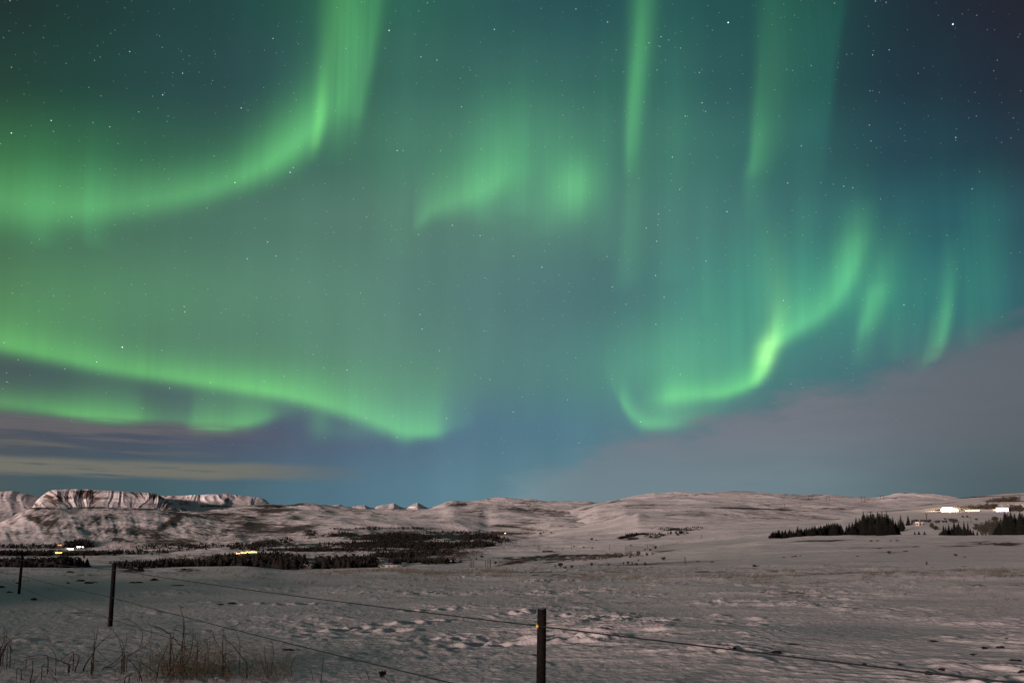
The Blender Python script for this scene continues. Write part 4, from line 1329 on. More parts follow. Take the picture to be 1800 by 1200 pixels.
def wood(name, label, patches, mat, kind):
    V, Fc = [], []
    n = 0
    r_ = random.Random(len(label) + len(patches))
    for p in patches:
        cx, cy, rx, ry, cnt, hm = p[:6]
        sl = p[6] if len(p) > 6 else 0.0
        for _ in range(int(cnt * 1.7)):
            a, q = r_.uniform(0, 6.28), math.sqrt(r_.random()) * r_.uniform(.8, 1.25)
            x = cx + rx * q * math.cos(a)
            y = cy + 1.25 * ry * q * math.sin(a) + sl * (x - cx) + r_.gauss(0, .5)
            if fbm(np.array([x / 16.0]), np.array([y / 3.4]), 3, 207)[0] < (-.38 if cnt < 300 else -.6):
                continue
            if any(abs(x - c[0]) < c[2] and c[1] - .5 < y < c[1] + c[3] for c in CLEAR):
                continue
            w = hit(x, y, 1)
            if w is None:
                continue
            h = hm * r_.uniform(.4, .95)
            if kind == 'spruce' and r_.random() < .55:
                rad = h * r_.uniform(.36, .6)
                for tier in range(3):
                    z0, rr = h * (.05 + .28 * tier), rad * (1 - .28 * tier)
                    ph = r_.uniform(0, 6.28)
                    ring = [(w.x + rr * r_.uniform(.75, 1.2) * math.cos(ph + k * 1.257), w.y + rr * math.sin(ph + k * 1.257), w.z + z0) for k in range(5)]
                    V += ring + [(w.x, w.y, w.z + z0 + h * .46)]
                    Fc += [(n + k, n + (k + 1) % 5, n + 5) for k in range(5)]
                    n += 6
            else:
                for _k in range(9):
                    c = (w.x + r_.gauss(0, h * .35), w.y + r_.gauss(0, h * .35), w.z + h * r_.uniform(.05, .95))
                    s = h * .3
                    V += [(c[0] + r_.uniform(-s, s), c[1] + r_.uniform(-s, s), c[2] + r_.uniform(-s, s) * .8) for _j in range(3)]
                    Fc.append((n, n + 1, n + 2))
                    n += 3
    b = MB()
    b.add(V, Fc)
    o = b.build(name, MAT[mat])
    return tag(o, label, 'woodland', kind='stuff')


wood('valley_wood', 'dark conifer wood spreading over the valley floor', [
    (455, 989, 75, 9, 420, 14), (500, 996, 32, 6, 160, 14), (615, 995, 32, 4, 130, 15), (568, 994, 14, 5, 60, 14), (648, 993, 14, 5, 70, 15), (700, 946, 62, 6, 420, 11), (690, 958, 115, 4, 420, 11), (560, 967, 120, 2, 200, 9), (435, 961, 34, 4, 140, 12), (477, 957, 8, 4, 50, 12),
    (545, 938, 10, 4, 40, 12), (600, 940, 24, 3, 60, 10), (650, 929, 24, 1.5, 60, 9), (724, 929, 42, 1.5, 100, 9), (800, 937, 55, 2, 140, 10, -.02), (840, 944, 34, 4, 260, 11), (836, 958, 26, 3.5, 170, 12), (880, 950, 18, 4, 60, 10), (765, 963, 46, 4, 120, 11), (700, 977, 46, 3.5, 110, 11), (745, 975, 44, 3.5, 110, 11), (500, 950, 14, 3, 40, 9), (610, 930, 30, 1.5, 40, 8), (740, 989, 60, 2, 90, 9)],
    'wood', 'spruce')
wood('lakeside_wood', 'dark wood strip along the left end of the field edge', [(65, 997, 74, 2.2, 380, 11), (105, 996, 26, 2.5, 120, 12), (240, 996, 40, 3, 80, 8), (330, 993, 60, 4, 140, 9)], 'wood', 'spruce')
wood('hill_foot_wood', 'dark wood belts below the steep left hill', [(85, 973.5, 112, 2.6, 420, 11), (65, 961, 75, 3, 160, 11), (140, 957, 26, 4.5, 200, 13), (240, 971, 60, 2.5, 120, 10), (300, 962, 70, 4, 130, 9), (360, 960, 50, 3, 100, 9)], 'wood', 'spruce')
wood('sheltered_wood', 'low brown wood with one lamp at the foot of the middle hills', [(874, 938.5, 26, 2.2, 300, 9), (922, 938.5, 20, 1.4, 120, 7)], 'birch', 'scrub')
wood('valley_scrub', 'grey birch scrub scattered over the valley floor', [(300, 958, 90, 6, 160, 7), (430, 945, 60, 12, 220, 7), (560, 946, 90, 8, 160, 6), (640, 975, 120, 14, 260, 6), (800, 970, 60, 12, 200, 6), (780, 982, 60, 6, 120, 6), (820, 968, 30, 6, 80, 7), (890, 957, 26, 6, 60, 6), (240, 941, 60, 12, 120, 6),
                                                                                          (1000, 983, 95, 3, 260, 1.6, -.05), (940, 984, 60, 3, 160, 1.6, -.2), (900, 988.5, 24, 1.5, 120, 4), (1060, 978, 60, 1.5, 160, 1.6), (340, 985, 60, 7, 180, 7)], 'birch', 'scrub')
wood('shelter_belt', 'dark shelter belt of low trees behind the lit farm', [(1704, 894, 22, 2, 60, 4), (1736, 893.5, 14, 2, 70, 5), (1748, 893, 8, 2, 40, 5), (1786, 896, 18, 2.2, 140, 5), (1757, 881, 20, 1.2, 70, 5, -.08), (1782, 879.5, 10, 1.5, 40, 5), (1655, 898.5, 12, .8, 30, 3)], 'birch', 'scrub')


# ------------------------------------------------------------------ buildings
def house(name, label, cat, px, base, L, W, H, rz=0.0, roof=0.35, wall='wall', roofm='roof', windows=4, lit=None, door=True, group=None, flat=False, wh=None, win_mat=None, D=None):
    """gabled building facing the camera; L along the front"""
    p = hit(px, base, 1) if D is None else at(px, base, D)
    az = math.atan2(p.x, p.y)
    t = empty(name, p, label, cat, group, -az + rz)
    b = MB()
    b.box((0, 0, H / 2 - .6), (L, W, H + 1.2))
    b.build('wall', MAT[wall], t)
    b = MB()
    hr = W * roof
    e = .35
    zr = H + .003
    if flat:
        b.box((0, 0, H + .18), (L + .5, W + .5, .36))
    else:
        P = [(-L / 2 - e, -W / 2 - e, zr), (L / 2 + e, -W / 2 - e, zr), (L / 2 + e, W / 2 + e, zr), (-L / 2 - e, W / 2 + e, zr), (-L / 2 - e, 0, zr + hr), (L / 2 + e, 0, zr + hr)]
        b.add(P, [(0, 1, 5, 4), (2, 3, 4, 5), (0, 4, 3), (1, 2, 5), (0, 3, 2, 1)])
    b.build('roof', MAT[roofm], t)
    wm = MAT[win_mat or lit or 'pane']
    hw = wh or min(1.4, H * .45)
    for i in range(windows):
        b = MB()
        x = -L / 2 + L * (i + .5) / windows
        b.box((x, -W / 2 - .02, H * .52), (L / windows * .78 if lit else min(1.6, L / windows * .5), .08, hw))
        b.build('window', wm, t)
    if door:
        b = MB()
        b.box((L / 2 - 1.0, -W / 2 - .03, 1.0), (1.0, .06, 2.0))
        b.build('door', MAT['door'], t)
    return t


def lamp_light(parent, loc, power, color, size=2.0):
    d = bpy.data.lights.new('lamp', 'POINT')
    d.energy = power
    d.color = color
    d.shadow_soft_size = size
    o = bpy.data.objects.new('lamp_light', d)
    COL.objects.link(o)
    o.parent = parent
    o.location = loc
    return o


h1 = house('lit_farm', 'farmhouse ablaze with white light on the right hillside', 'building', 1669, 899, 15.5, 9, 2.5, windows=5, lit='lamp_white', door=False, wh=2.0, roof=.12)
b = MB()
b.box((-2, -1.2, 3.35), (9, 4, 1.2))
b.build('dormer', MAT['lamp_white'], h1)
lamp_light(h1, (4, 62, 26), 34000, (1.0, .68, .36), 3)
lamp_light(h1, (-14, 8, 6), 2500, (1.0, .68, .36), 2)
h2 = house('greenhouse', 'long low greenhouse glowing amber beside the blazing farmhouse', 'greenhouse', 1709, 898, 13, 5, 1.2, rz=.06, windows=7, lit='lamp_amber', door=False, wh=.95, roof=.12)
h3 = house('lit_barn', 'barn blazing violet-white on the far right hillside', 'building', 1762.5, 899, 10.5, 8, 3.4, rz=-.1, windows=4, lit='lamp_violet', door=False, wh=2.9, roof=.2)
lamp_light(h3, (18, 58, 24), 24000, (1.0, .86, .62), 3)
h4 = house('small_house', 'small pale house with dark windows on the slope right of the tall grove', 'house', 1615.5, 923.2, 3.3, 2.6, 1.35, windows=2, door=True)
house('shed', 'low lit shed left of the blazing farmhouse', 'shed', 1650, 899, 6, 3, 1.0, windows=4, lit='lamp_orange', door=False, wh=.4, wall='dark_wall', roofm='dark_roof')
house('shed', 'tiny lit cabin just left of the violet-white barn', 'shed', 1748.5, 897.5, 3, 3, 1.1, windows=1, lit='lamp_orange', door=False, wh=.5)
house('greenhouse', 'upper right of two white lit strips of greenhouse below the left hill', 'greenhouse', 139, 961.5, 24, 8, 3.2, rz=.75, windows=6, lit='lamp_white', door=False, wh=2.5, roof=.2)
house('greenhouse', 'lower left of two white lit strips of greenhouse below the left hill', 'greenhouse', 122, 965, 21, 8, 3.2, rz=.75, windows=5, lit='lamp_white', door=False, wh=2.5, roof=.2)
house('greenhouse', 'small amber lit greenhouse in the dark wood below the white strips', 'greenhouse', 101.5, 972.5, 18, 9, 4.0, rz=.5, windows=4, lit='lamp_amber', door=False, wh=2.6, roof=.2)
house('house', 'house with an orange lamp above the white lit strips', 'house', 105, 958.5, 12, 8, 4.0, windows=2, lit='lamp_orange', door=False, wh=2.0, wall='dark_wall', roofm='dark_roof')
for k, (x, y, L) in enumerate(((417, 973.5, 12), (428, 972.5, 15), (437, 971.5, 17), (446, 971, 16))):
    house('greenhouse', ('leftmost short', 'second', 'third and brightest', 'rightmost') + () and ('short yellow greenhouse at the left end of the glowing row', 'second yellow greenhouse from left in the glowing row', 'brightest yellow greenhouse, third in the glowing row', 'yellow greenhouse at the right end of the glowing row')[k], 'greenhouse', x, y, L * .85, 7, 3.2, windows=4, lit='lamp_amber', door=False, wh=1.8 + .8 * (k == 2), roof=.25, group='greenhouses of the glowing row')
house('cabin', 'cabin with one yellow lamp inside the low brown wood', 'house', 888, 937.5, 7, 6, 4, windows=1, lit='lamp_amber', door=False, wh=2.4, wall='dark_wall', roofm='dark_roof')
house('barn', 'long dark barn standing alone on the flat snow', 'barn', 962.5, 970, 21, 8, 3.2, windows=3, wall='dark_wall', roofm='dark_roof', flat=True)
house('barn', 'low dark roofed barn left of the tall stakes', 'barn', 800, 988, 18, 8, 2.0, windows=3, wall='dark_wall', roofm='roof', flat=True)
house('shed', 'white box-shaped shed in the dark valley wood', 'shed', 543, 998, 12, 8, 5, windows=2, wall='wall', roofm='roof', flat=True)
house('barn', 'long white barn at the edge of the valley wood', 'barn', 688, 997, 34, 9, 2.6, windows=6, wall='wall', roofm='roof', flat=True)


# ------------------------------------------------------------------ poles and pylons
def utility_pole(name, label, px, base, top, arm=True, thick=.14, group=None, twin=0.0, lean=0.0, cat='pole', minD=1):
    p = hit(px, base, minD)
    r = math.hypot(p.x, p.y)
    H = (base - top) / F * r
    az = math.atan2(p.x, p.y)
    t = empty(name, p, label, cat, group, -az)
    rad = max(thick, r * .00026)
    for s in ((-twin / 2, twin / 2) if twin else (0.0,)):
        b = MB()
        b.tube([(s * 1.25, 0, -.8), (s + lean * H, 0, H)], [rad, rad * .8], 6)
        b.build('pole', MAT['steel'], t)
    if arm:
        b = MB()
        w = max(twin * 1.9, H * .22)
        b.box((lean * H, 0, H * .94), (w, rad * 1.2, rad * 1.2))
        b.build('crossarm', MAT['steel'], t)
        for s in ((-.46, 0, .46) if twin else (-.42, .42)):
            b = MB()
            b.tube([(lean * H + s * w, 0, H * .94 + rad * .6), (lean * H + s * w, 0, H * .94 + rad * 3.2)], rad * .5, 5)
            b.build('insulator', MAT['steel'], t)
    return t


for x, base, top, lb in ((1376, 897.5, 886, 'nearest twin-legged power pylon, lowest on the right hill'), (1424.5, 878.5, 871, 'twin-legged power pylon left of its neighbour high on the right hill'), (1455, 879.5, 872.5, 'twin-legged power pylon in the middle of the skyline line'), (1517, 882, 873, 'twin-legged power pylon over the skyline dip'), (1550.5, 876, 871, 'smallest twin-legged power pylon at the end of the skyline line')):
    p = hit(x, base)
    utility_pole('power_pylon', lb, x, base, top, twin=5.5 / F * math.hypot(p.x, p.y) * (1 if base > 890 else .8), thick=.5, cat='pylon')
utility_pole('utility_pole', 'thick utility pole rising beside the small pale house', 1629, 918, 905, thick=.3)
utility_pole('marker_pole', 'thin pole at the field edge right of the row of small bushes', 1205, 998, 979, arm=False, thick=.04, lean=-.03)
utility_pole('utility_pole', 'T-shaped utility pole above the long dark barn', 939.5, 960, 953.5)
utility_pole('utility_pole', 'twin utility pole left of the long dark barn', 947.5, 966, 960, twin=2.5)
utility_pole('utility_pole', 'single utility pole on the far field line', 1004.5, 965.5, 957.5)
utility_pole('utility_pole', 'utility pole on the flat snow left of the big bush', 1071.5, 965.5, 957)
utility_pole('utility_pole', 'twin pole standing behind the stake hedge', 1143, 965, 957, twin=2.5)
utility_pole('utility_pole', 'pole on the spur above the stake hedge', 1233, 946, 939.5)
utility_pole('utility_pole', 'slim pole on the slope between the small grove and the right edge grove', 1707, 919, 908, arm=False, thick=.12)
for k, (x, base, top) in enumerate(((826.5, 997, 988), (829, 997, 983), (832, 997, 985), (853.5, 998, 985), (857, 998, 983), (862, 998, 982))):
    utility_pole('stake', ('leftmost short stake of the left trio at the field edge', 'tallest stake of the left trio at the field edge', 'right stake of the left trio at the field edge', 'left stake of the right trio at the field edge', 'middle stake of the right trio at the field edge', 'tallest stake, at the right of both trios at the field edge')[k], x, base, top, arm=False, thick=.03, cat='stake', group='stakes at the field edge', lean=random.uniform(-.05, .05), minD=0)


# ------------------------------------------------------------------ the wire fence
fence_pts = [('post', 952.5, 1070, 7.0, .0, 1.35), ('post', 201, 989, 15.5, .0, 1.2), ('post', 39, 977, 25.5, .0, 1.2)]
fence = empty('wire_fence', (0.26, 7.0, 0), 'dark wooden post and wire fence crossing the foreground snow', 'fence')
fo = Vector(fence.location)
tops = []
for k, (nm, px, py, D, lean, H) in enumerate(fence_pts):
    a, e = pix(px, py)
    d = D / math.cos(a)
    tp = Vector((d * math.sin(a), d * math.cos(a), EYE + d * math.tan(e)))
    gz = ground_z(tp.x, tp.y)
    bt = Vector((tp.x + (-.02, -.035, -.05)[k], tp.y, gz - .35))
    tops.append((tp, Vector((tp.x + (-.02, -.035, -.05)[k], tp.y, gz))))
    b = MB()
    rr = .040
    n = 12
    P = []
    for j in range(13):
        t = j / 12
        c = bt.lerp(tp, t)
        P.append(c - fo)
    b.tube([tuple(v) for v in P], [rr * (1.06 - .08 * (j / 12)) for j in range(12)] + [rr * .97], 16, True)
    po = b.build('post', MAT['post'], fence, True)
    for f_ in po.data.polygons[-2:]:
        f_.use_smooth = False
    b = MB()
    c = tp - fo
    b.tube([(c.x, c.y, c.z + .001), (c.x, c.y, c.z + .007)], [rr * .95, rr * .88], 16)
    b.build('post_cap', MAT['post_end'], po)
# the next post stands just beside the photographer, out of the picture
nx = Vector((8.3, -1.5, 0))
gz = ground_z(nx.x, nx.y)
b = MB()
b.tube([tuple(Vector((nx.x, nx.y, gz - .35)) - fo), tuple(Vector((nx.x, nx.y, gz + 1.2)) - fo)], [.042, .039], 12)
b.build('post', MAT['post'], fence, True)
tops.insert(0, (Vector((nx.x, nx.y, .80)), Vector((nx.x, nx.y, gz))))


def on_post(i, drop):
    tp, bt = tops[i]
    h = drop
    d = (bt - tp).normalized()
    return tp + d * h + Vector((0, -.045, 0))


wire_drops = [(.02, .145, .125, .12), (.62, .80, .655, .60), (1.0, 1.15, 1.06, .95)]
for w, dr in enumerate(wire_drops):
    P = []
    for i in range(3):
        a_, b_ = on_post(i, dr[i]), on_post(i + 1, dr[i + 1])
        sag = (.05, .04, .05)[w]
        for k in range(16):
            t = k / 16
            q = a_.lerp(b_, t)
            q.z -= sag * 4 * t * (1 - t) * .6
            P.append(tuple(q - fo))
    last = on_post(3, dr[3])
    P.append(tuple(last - fo))
    far = last + (on_post(3, dr[3]) - on_post(2, dr[2]))
    far.z = last.z - 0.1
    P.append(tuple(far - fo))
    b = MB()
    rw = (.0062, .0064, .0050)[w]
    b.tube(P, rw, 5)
    b.build('wire', MAT['wire'], fence, True)
posts = [c for c in fence.children if c.name.startswith('post')]
cp = on_post(1, .145) + Vector((-.036, .02, 0)) - fo
b = MB()
b.tube([(cp.x - .012, cp.y, cp.z), (cp.x + .008, cp.y, cp.z)], [.013, .016], 8)
b.build('insulator', MAT['yellow'], posts[0], True)


# ------------------------------------------------------------------ dry plants in the foreground
def stems_from(lines, D0, mat, name, parent, jitter=.25, tip=.45):
    b = MB()
    r_ = random.Random(len(lines) * 7 + int(D0 * 10))
    for ln in lines:
        w, pts = ln
        d0 = D0 + r_.uniform(-jitter, jitter)
        d1 = d0 + r_.uniform(-.25, .25)
        n = len(pts)
        P = []
        for i, (px, py) in enumerate(pts):
            D = d0 + (d1 - d0) * i / max(n - 1, 1)
            a, e = pix(px, py)
            rr = D / math.cos(a)
            P.append((rr * math.sin(a), rr * math.cos(a), EYE + rr * math.tan(e)))
        # sink the foot into the snow
        g = ground_z(P[0][0], P[0][1])
        if P[0][2] > g - .03 and ln[0] > .0035:
            P.insert(0, (P[0][0], P[0][1], g - .06))
        S = spline(P, 5)
        m = len(S)
        b.tube([tuple(Vector(s) - parent.location) for s in S], [w * (1 - (1 - tip) * i / (m - 1)) for i in range(m)], 5)
    return b.build(name, mat, parent, True)


def z1(s, ox, oy, pts):
    return [(ox + x / s, oy + y / s) for x, y in pts]


def c6(*p):
    return z1(3.6, 0, 980, p)


def cA(*p):
    return z1(10, 0, 1090, p)


def cB(*p):
    return z1(8.57, 140, 1060, p)


def cC(*p):
    return z1(8.57, 320, 1060, p)


def plant(label, foot_px, foot_py, D, main, fine_n=0, fine_box=None, main_w=.0065, seed=1, cat='dry plant', group=None, curl=.8, fine_w=.0016, hfine=.35):
    a, e = pix(foot_px, foot_py)
    r = D / math.cos(a)
    x, y = r * math.sin(a), r * math.cos(a)
    t = empty('dry_plant', (x, y, ground_z(x, y)), label, cat, group)
    if main:
        stems_from([(w, p) for w, p in main], D, MAT['stem'], 'stems', t)
    if fine_n:
        r_ = random.Random(seed)
        b = MB()
        x0, x1, y0, y1 = fine_box
        for _ in range(fine_n):
            px = r_.gauss((x0 + x1) / 2, (x1 - x0) / 3.2)
            py = r_.uniform(y0, y1)
            dd = D + r_.uniform(-.5, .5)
            a, e = pix(px, py)
            rr = dd / math.cos(a)
            fx, fy = rr * math.sin(a), rr * math.cos(a)
            fz = ground_z(fx, fy) - .03
            h = hfine * (.25 + r_.random() ** 1.6)
            th = r_.uniform(0, 6.28)
            k = r_.uniform(.15, curl * 1.3) * h
            dx, dy = math.cos(th) * k * 1.6, math.sin(th) * k
            hook = r_.random() < .6
            P = [(fx, fy, fz), (fx + dx * .15, fy + dy * .15, fz + h * .4), (fx + dx * .5, fy + dy * .5, fz + h * .8), (fx + dx, fy + dy, fz + h * (.8 if hook else 1.0))]
            if hook:
                P.append((fx + dx * 1.7, fy + dy * 1.7, fz + h * r_.uniform(.25, .6)))
            S = spline(P, 3)
            w = fine_w * r_.uniform(.7, 1.5)
            b.tube([tuple(Vector(s) - t.location) for s in S], [w * (1 - .7 * i / (len(S) - 1)) for i in range(len(S))], 3)
        b.build('straw_tuft', MAT['straw'], t, True)
    return t


W1, W2, W3 = .0068, .0046, .003
plant('dry grass clump cut by the left edge of the photo', 3, 1160, 10.2, [
    (W1, cA((0, 640), (60, 500), (130, 400), (170, 350), (130, 290), (70, 250))), (W1, cA((0, 560), (30, 460), (60, 380), (60, 300))), (W1, cA((10, 670), (60, 560), (110, 450), (140, 390))), (W2, cA((20, 620), (90, 480), (110, 300), (115, 200), (60, 90), (0, 30))),
    (W2, cA((60, 560), (80, 400), (75, 250), (60, 130))), (W2, cA((140, 400), (180, 480), (200, 560), (185, 650))), (W3, cA((150, 430), (240, 530), (350, 640))), (W2, cA((0, 520), (40, 420), (10, 330))), (W2, cA((195, 340), (190, 440), (205, 540), (180, 580))), (W3, cA((0, 240), (60, 245), (130, 290)))],
    60, (-30, 16, 1135, 1165), seed=5, hfine=.42)
plant('dead stem arching low to the left above the snow', 121, 1174, 9.8, [
    (.0105, cA((1215, 850), (1210, 780), (1000, 690), (840, 640))), (W1, cA((840, 640), (700, 620), (560, 625), (460, 645), (330, 665))), (W3, cA((840, 640), (650, 710), (450, 820), (250, 940), (0, 1030))), (W3, cA((840, 650), (600, 665), (350, 720), (200, 770), (30, 850))), (W2, cA((460, 680), (400, 740), (320, 800))),
    (W2, cA((985, 680), (950, 560), (900, 490), (800, 420), (720, 405), (560, 420))), (W3, cA((870, 420), (840, 320), (760, 230))), (W3, cA((900, 430), (880, 340), (830, 270))), (W3, cA((985, 680), (985, 780), (960, 900)))],
    14, (96, 114, 1168, 1182), seed=6, hfine=.18)
plant('hoop-shaped bent stem beside the low arching one', 133, 1176, 9.8, [
    (.009, cA((1320, 870), (1360, 770), (1390, 660), (1370, 610), (1290, 580))), (W1, cA((1290, 580), (1200, 600), (1110, 650), (1060, 700))), (W1, cA((1205, 770), (1235, 690), (1260, 600))), (W3, cA((1120, 715), (1300, 695), (1400, 690))), (W3, cA((1210, 780), (1380, 730), (1540, 650)))], seed=7)
plant('two short broken stubs at the bottom left corner', 45, 1200, 9.3, [
    (.008, cA((375, 1130), (375, 980), (370, 870))), (W2, cA((300, 862), (400, 870), (520, 885))), (.0085, cA((520, 1130), (550, 980), (575, 860), (573, 700))), (W2, cA((740, 830), (760, 770), (805, 725))), (W2, cA((740, 820), (800, 825), (825, 800), (880, 830), (930, 905))), (W2, cA((735, 960), (735, 840))), (W2, cA((1010, 1090), (930, 980), (850, 880), (830, 820))),
    (W3, cA((590, 1090), (650, 990), (700, 910))), (W3, cA((890, 1100), (800, 1020), (775, 970)))], 26, (42, 66, 1184, 1202), seed=8, hfine=.2)
plant('thick forked stem with crossing shoots left of the tall tuft', 147, 1176, 9.8, [
    (.0105, cB((60, 985), (120, 870), (190, 770), (215, 730))), (W1, cB((215, 730), (280, 630), (350, 560), (458, 475))), (.0085, cB((180, 950), (180, 860), (205, 770), (215, 650))), (W1, cB((215, 690), (240, 580), (260, 450), (280, 335))), (W2, cB((215, 600), (225, 500), (200, 400), (155, 315))), (W2, cB((180, 950), (240, 965))), (W3, cB((260, 690), (340, 780), (450, 870))), (W3, cB((210, 810), (280, 900), (330, 930))),
    (.007, cB((165, 1230), (165, 1080), (170, 960))), (W2, cB((200, 930), (300, 930), (400, 935))), (W2, cB((200, 890), (330, 875), (480, 880))), (W3, cB((130, 800), (60, 750), (0, 720))), (W3, cB((130, 800), (140, 720), (210, 650))), (W3, cB((60, 800), (0, 870)))],
    20, (152, 172, 1170, 1186), seed=9, hfine=.22)
plant('sweeping curved shoots spreading right of the forked stem', 190, 1172, 9.9, [
    (W1, cB((350, 985), (450, 930), (560, 860), (640, 760), (650, 740))), (W1, cB((400, 970), (500, 950), (600, 880), (680, 810))), (W2, cB((650, 830), (780, 760), (880, 690), (930, 590), (950, 480), (920, 390), (840, 300), (740, 255), (600, 220))), (W2, cB((720, 810), (860, 720), (1000, 630), (1070, 520), (1085, 420), (1060, 330), (1010, 250))),
    (W2, cB((680, 800), (640, 700), (600, 570), (540, 450), (440, 345), (385, 275))), (W2, cB((640, 740), (690, 640), (710, 540), (705, 460))), (W2, cB((670, 770), (660, 640), (610, 540), (540, 505), (450, 510))), (W2, cB((650, 770), (520, 720), (400, 690), (280, 685)))],
    14, (196, 216, 1165, 1178), seed=10, hfine=.22)
plant('long stem bowing down to the bottom edge left of the tall tuft', 250, 1203, 9.2, [
    (.0075, cB((940, 1230), (925, 1120), (870, 1000), (780, 890), (700, 820), (630, 770))), (W1, cB((1130, 1170), (1165, 1060), (1080, 990), (960, 910), (860, 870), (730, 850))), (W2, cB((1150, 1160), (1180, 1070))), (W2, cB((905, 1060), (910, 940), (870, 850), (840, 740))), (W3, cB((950, 1090), (1100, 1025))), (W1, cB((680, 1140), (740, 1080), (800, 1045))), (W1, cB((745, 1130), (755, 1090), (795, 1050))), (W3, cB((800, 1130), (900, 1110))),
    (W3, cB((1090, 930), (1060, 830), (1020, 755), (960, 770), (900, 840)))],
    12, (242, 262, 1184, 1199), seed=11, hfine=.2)
plant('tallest dry tuft in the foreground with one stem reaching above the lower wire', 320, 1185, 9.6, [
    (.0078, cB((1500, 1060), (1520, 850), (1540, 640), (1570, 460), (1575, 350), (1565, 250), (1545, 160), (1495, 5))), (W2, cB((1560, 420), (1560, 330), (1565, 280))), (W1, cB((1170, 1070), (1200, 920), (1270, 760), (1330, 620), (1375, 530))), (W1, cB((1375, 530), (1310, 440), (1230, 375), (1090, 330))), (W2, cB((1375, 540), (1480, 590), (1560, 660), (1700, 780))),
    (W2, cB((1420, 870), (1390, 650), (1410, 480), (1440, 370), (1485, 300))), (.009, cB((1270, 1200), (1340, 1060), (1430, 890), (1500, 740), (1530, 690))), (W1, cC((0, 980), (100, 830), (145, 660), (165, 520), (165, 400), (180, 360))), (.008, cC((140, 1200), (60, 1050), (20, 980), (60, 950))), (.008, cC((40, 950), (150, 980), (250, 1060), (340, 1190))),
    (W3, cC((0, 640), (120, 720), (200, 800))), (W3, cC((270, 850), (290, 730), (200, 760))), (W2, cC((235, 640), (200, 540), (195, 470), (235, 430))), (W2, cC((235, 640), (350, 790))), (W2, cC((40, 520), (90, 460), (140, 405))), (W3, cB((1150, 590), (1220, 660), (1230, 800))), (W3, cB((1380, 405), (1500, 410), (1560, 480))), (W2, cB((1180, 1050), (1220, 1000), (1300, 900)))],
    300, (262, 380, 1166, 1202), seed=12, hfine=.42, curl=1.2, fine_w=.0025)
plant('sparse dry stalks with a heavy slanting stem right of the tallest tuft', 405, 1186, 9.6, [
    (.0085, cC((975, 1075), (970, 900), (880, 780), (770, 640), (660, 545))), (W2, cC((660, 545), (590, 480))), (W2, cC((615, 560), (620, 450), (620, 370))), (W3, cC((615, 545), (660, 545), (640, 520), (615, 530))), (.007, cC((745, 1075), (680, 960), (620, 800), (605, 680), (610, 560))), (W2, cC((620, 800), (520, 600), (450, 430), (430, 390), (420, 520), (415, 750))), (W2, cC((700, 900), (640, 800), (560, 720), (490, 600), (495, 490))),
    (W2, cC((870, 780), (870, 620), (840, 480), (790, 400), (730, 400))), (W2, cC((640, 770), (800, 800), (900, 810), (1050, 850), (1200, 880))), (W2, cC((975, 1030), (1050, 930), (1200, 875))), (W2, cC((350, 790), (480, 740), (530, 710))), (W3, cC((420, 700), (350, 580), (340, 530), (440, 590), (500, 600))), (W3, cC((600, 950), (700, 880), (800, 870), (900, 930), (950, 1010))), (W3, cC((610, 1140), (770, 1105), (900, 1040))), (W2, cC((640, 1150), (600, 1000), (520, 920), (440, 920), (370, 1000)))],
    150, (348, 446, 1162, 1194), seed=13, hfine=.36, curl=.9)
plant('spray of thin upright stalks at the right end of the dry plants', 471, 1192, 9.5, [
    (W1, cC((1300, 1130), (1280, 950), (1250, 780), (1245, 640))), (W2, cC((1310, 1130), (1360, 900), (1380, 760), (1360, 620), (1335, 540))), (W2, cC((1290, 1120), (1220, 950), (1200, 830), (1150, 730), (1060, 680))), (W2, cC((1310, 1135), (1410, 1170))), (W3, cC((1440, 1160), (1400, 1000), (1440, 830), (1450, 730), (1420, 660))), (W3, cC((1410, 1170), (1395, 1000), (1340, 830))), (W2, cC((1650, 1190), (1650, 1030), (1600, 950), (1460, 980))), (W3, cC((1670, 1190), (1640, 950), (1700, 800))), (W3, cC((1150, 900), (1080, 800), (1065, 700))), (W2, cC((1280, 1120), (1100, 1080), (1020, 1010)))],
    130, (446, 508, 1168, 1200), seed=14, hfine=.36)
plant('single bare stick at the bottom edge right of the dry plants', 565, 1200, 9.2, [
    (W1, z1(3.27, 450, 980, ((372, 730), (378, 660), (388, 570)))), (W2, z1(3.27, 450, 980, ((325, 720), (320, 660), (300, 630), (270, 625)))), (W3, z1(3.27, 450, 980, ((200, 640), (215, 590), (240, 548))))], seed=15)
plant('pair of thin twigs at the bottom edge left of the dark seed head', 640, 1200, 9.1, [
    (W2, z1(3.27, 450, 980, ((630, 730), (600, 690), (577, 648)))), (W2, z1(3.27, 450, 980, ((660, 730), (640, 670), (615, 630)))), (W3, z1(3.27, 450, 980, ((640, 670), (632, 625)))), (W3, z1(3.27, 450, 980, ((818, 730), (822, 690), (812, 670))))], seed=16)
sh = plant('dead flower with one dark ragged seed head at the bottom edge', 676, 1203, 9.0, [(W1, z1(3.27, 450, 980, ((775, 740), (755, 700), (738, 685))))], seed=17)
b = MB()
hc = at(673, 1187, 9.0 / math.cos(float(pix(673, 1187)[0]))) - sh.location
r_ = random.Random(3)
for i in range(26):
    a, e = r_.uniform(0, 6.28), r_.uniform(-.6, 1.3)
    d = Vector((math.cos(a) * math.cos(e), math.sin(a) * math.cos(e) * .8, math.sin(e) * 1.1))
    L = r_.uniform(.03, .075)
    s = d.orthogonal().normalized() * L * .28
    m_ = hc + d * L * .55
    b.add([tuple(hc - s * .4), tuple(m_ - s), tuple(hc + d * L), tuple(m_ + s)], [(0, 1, 2, 3)])
b.build('seed_head', MAT['rock'], sh)

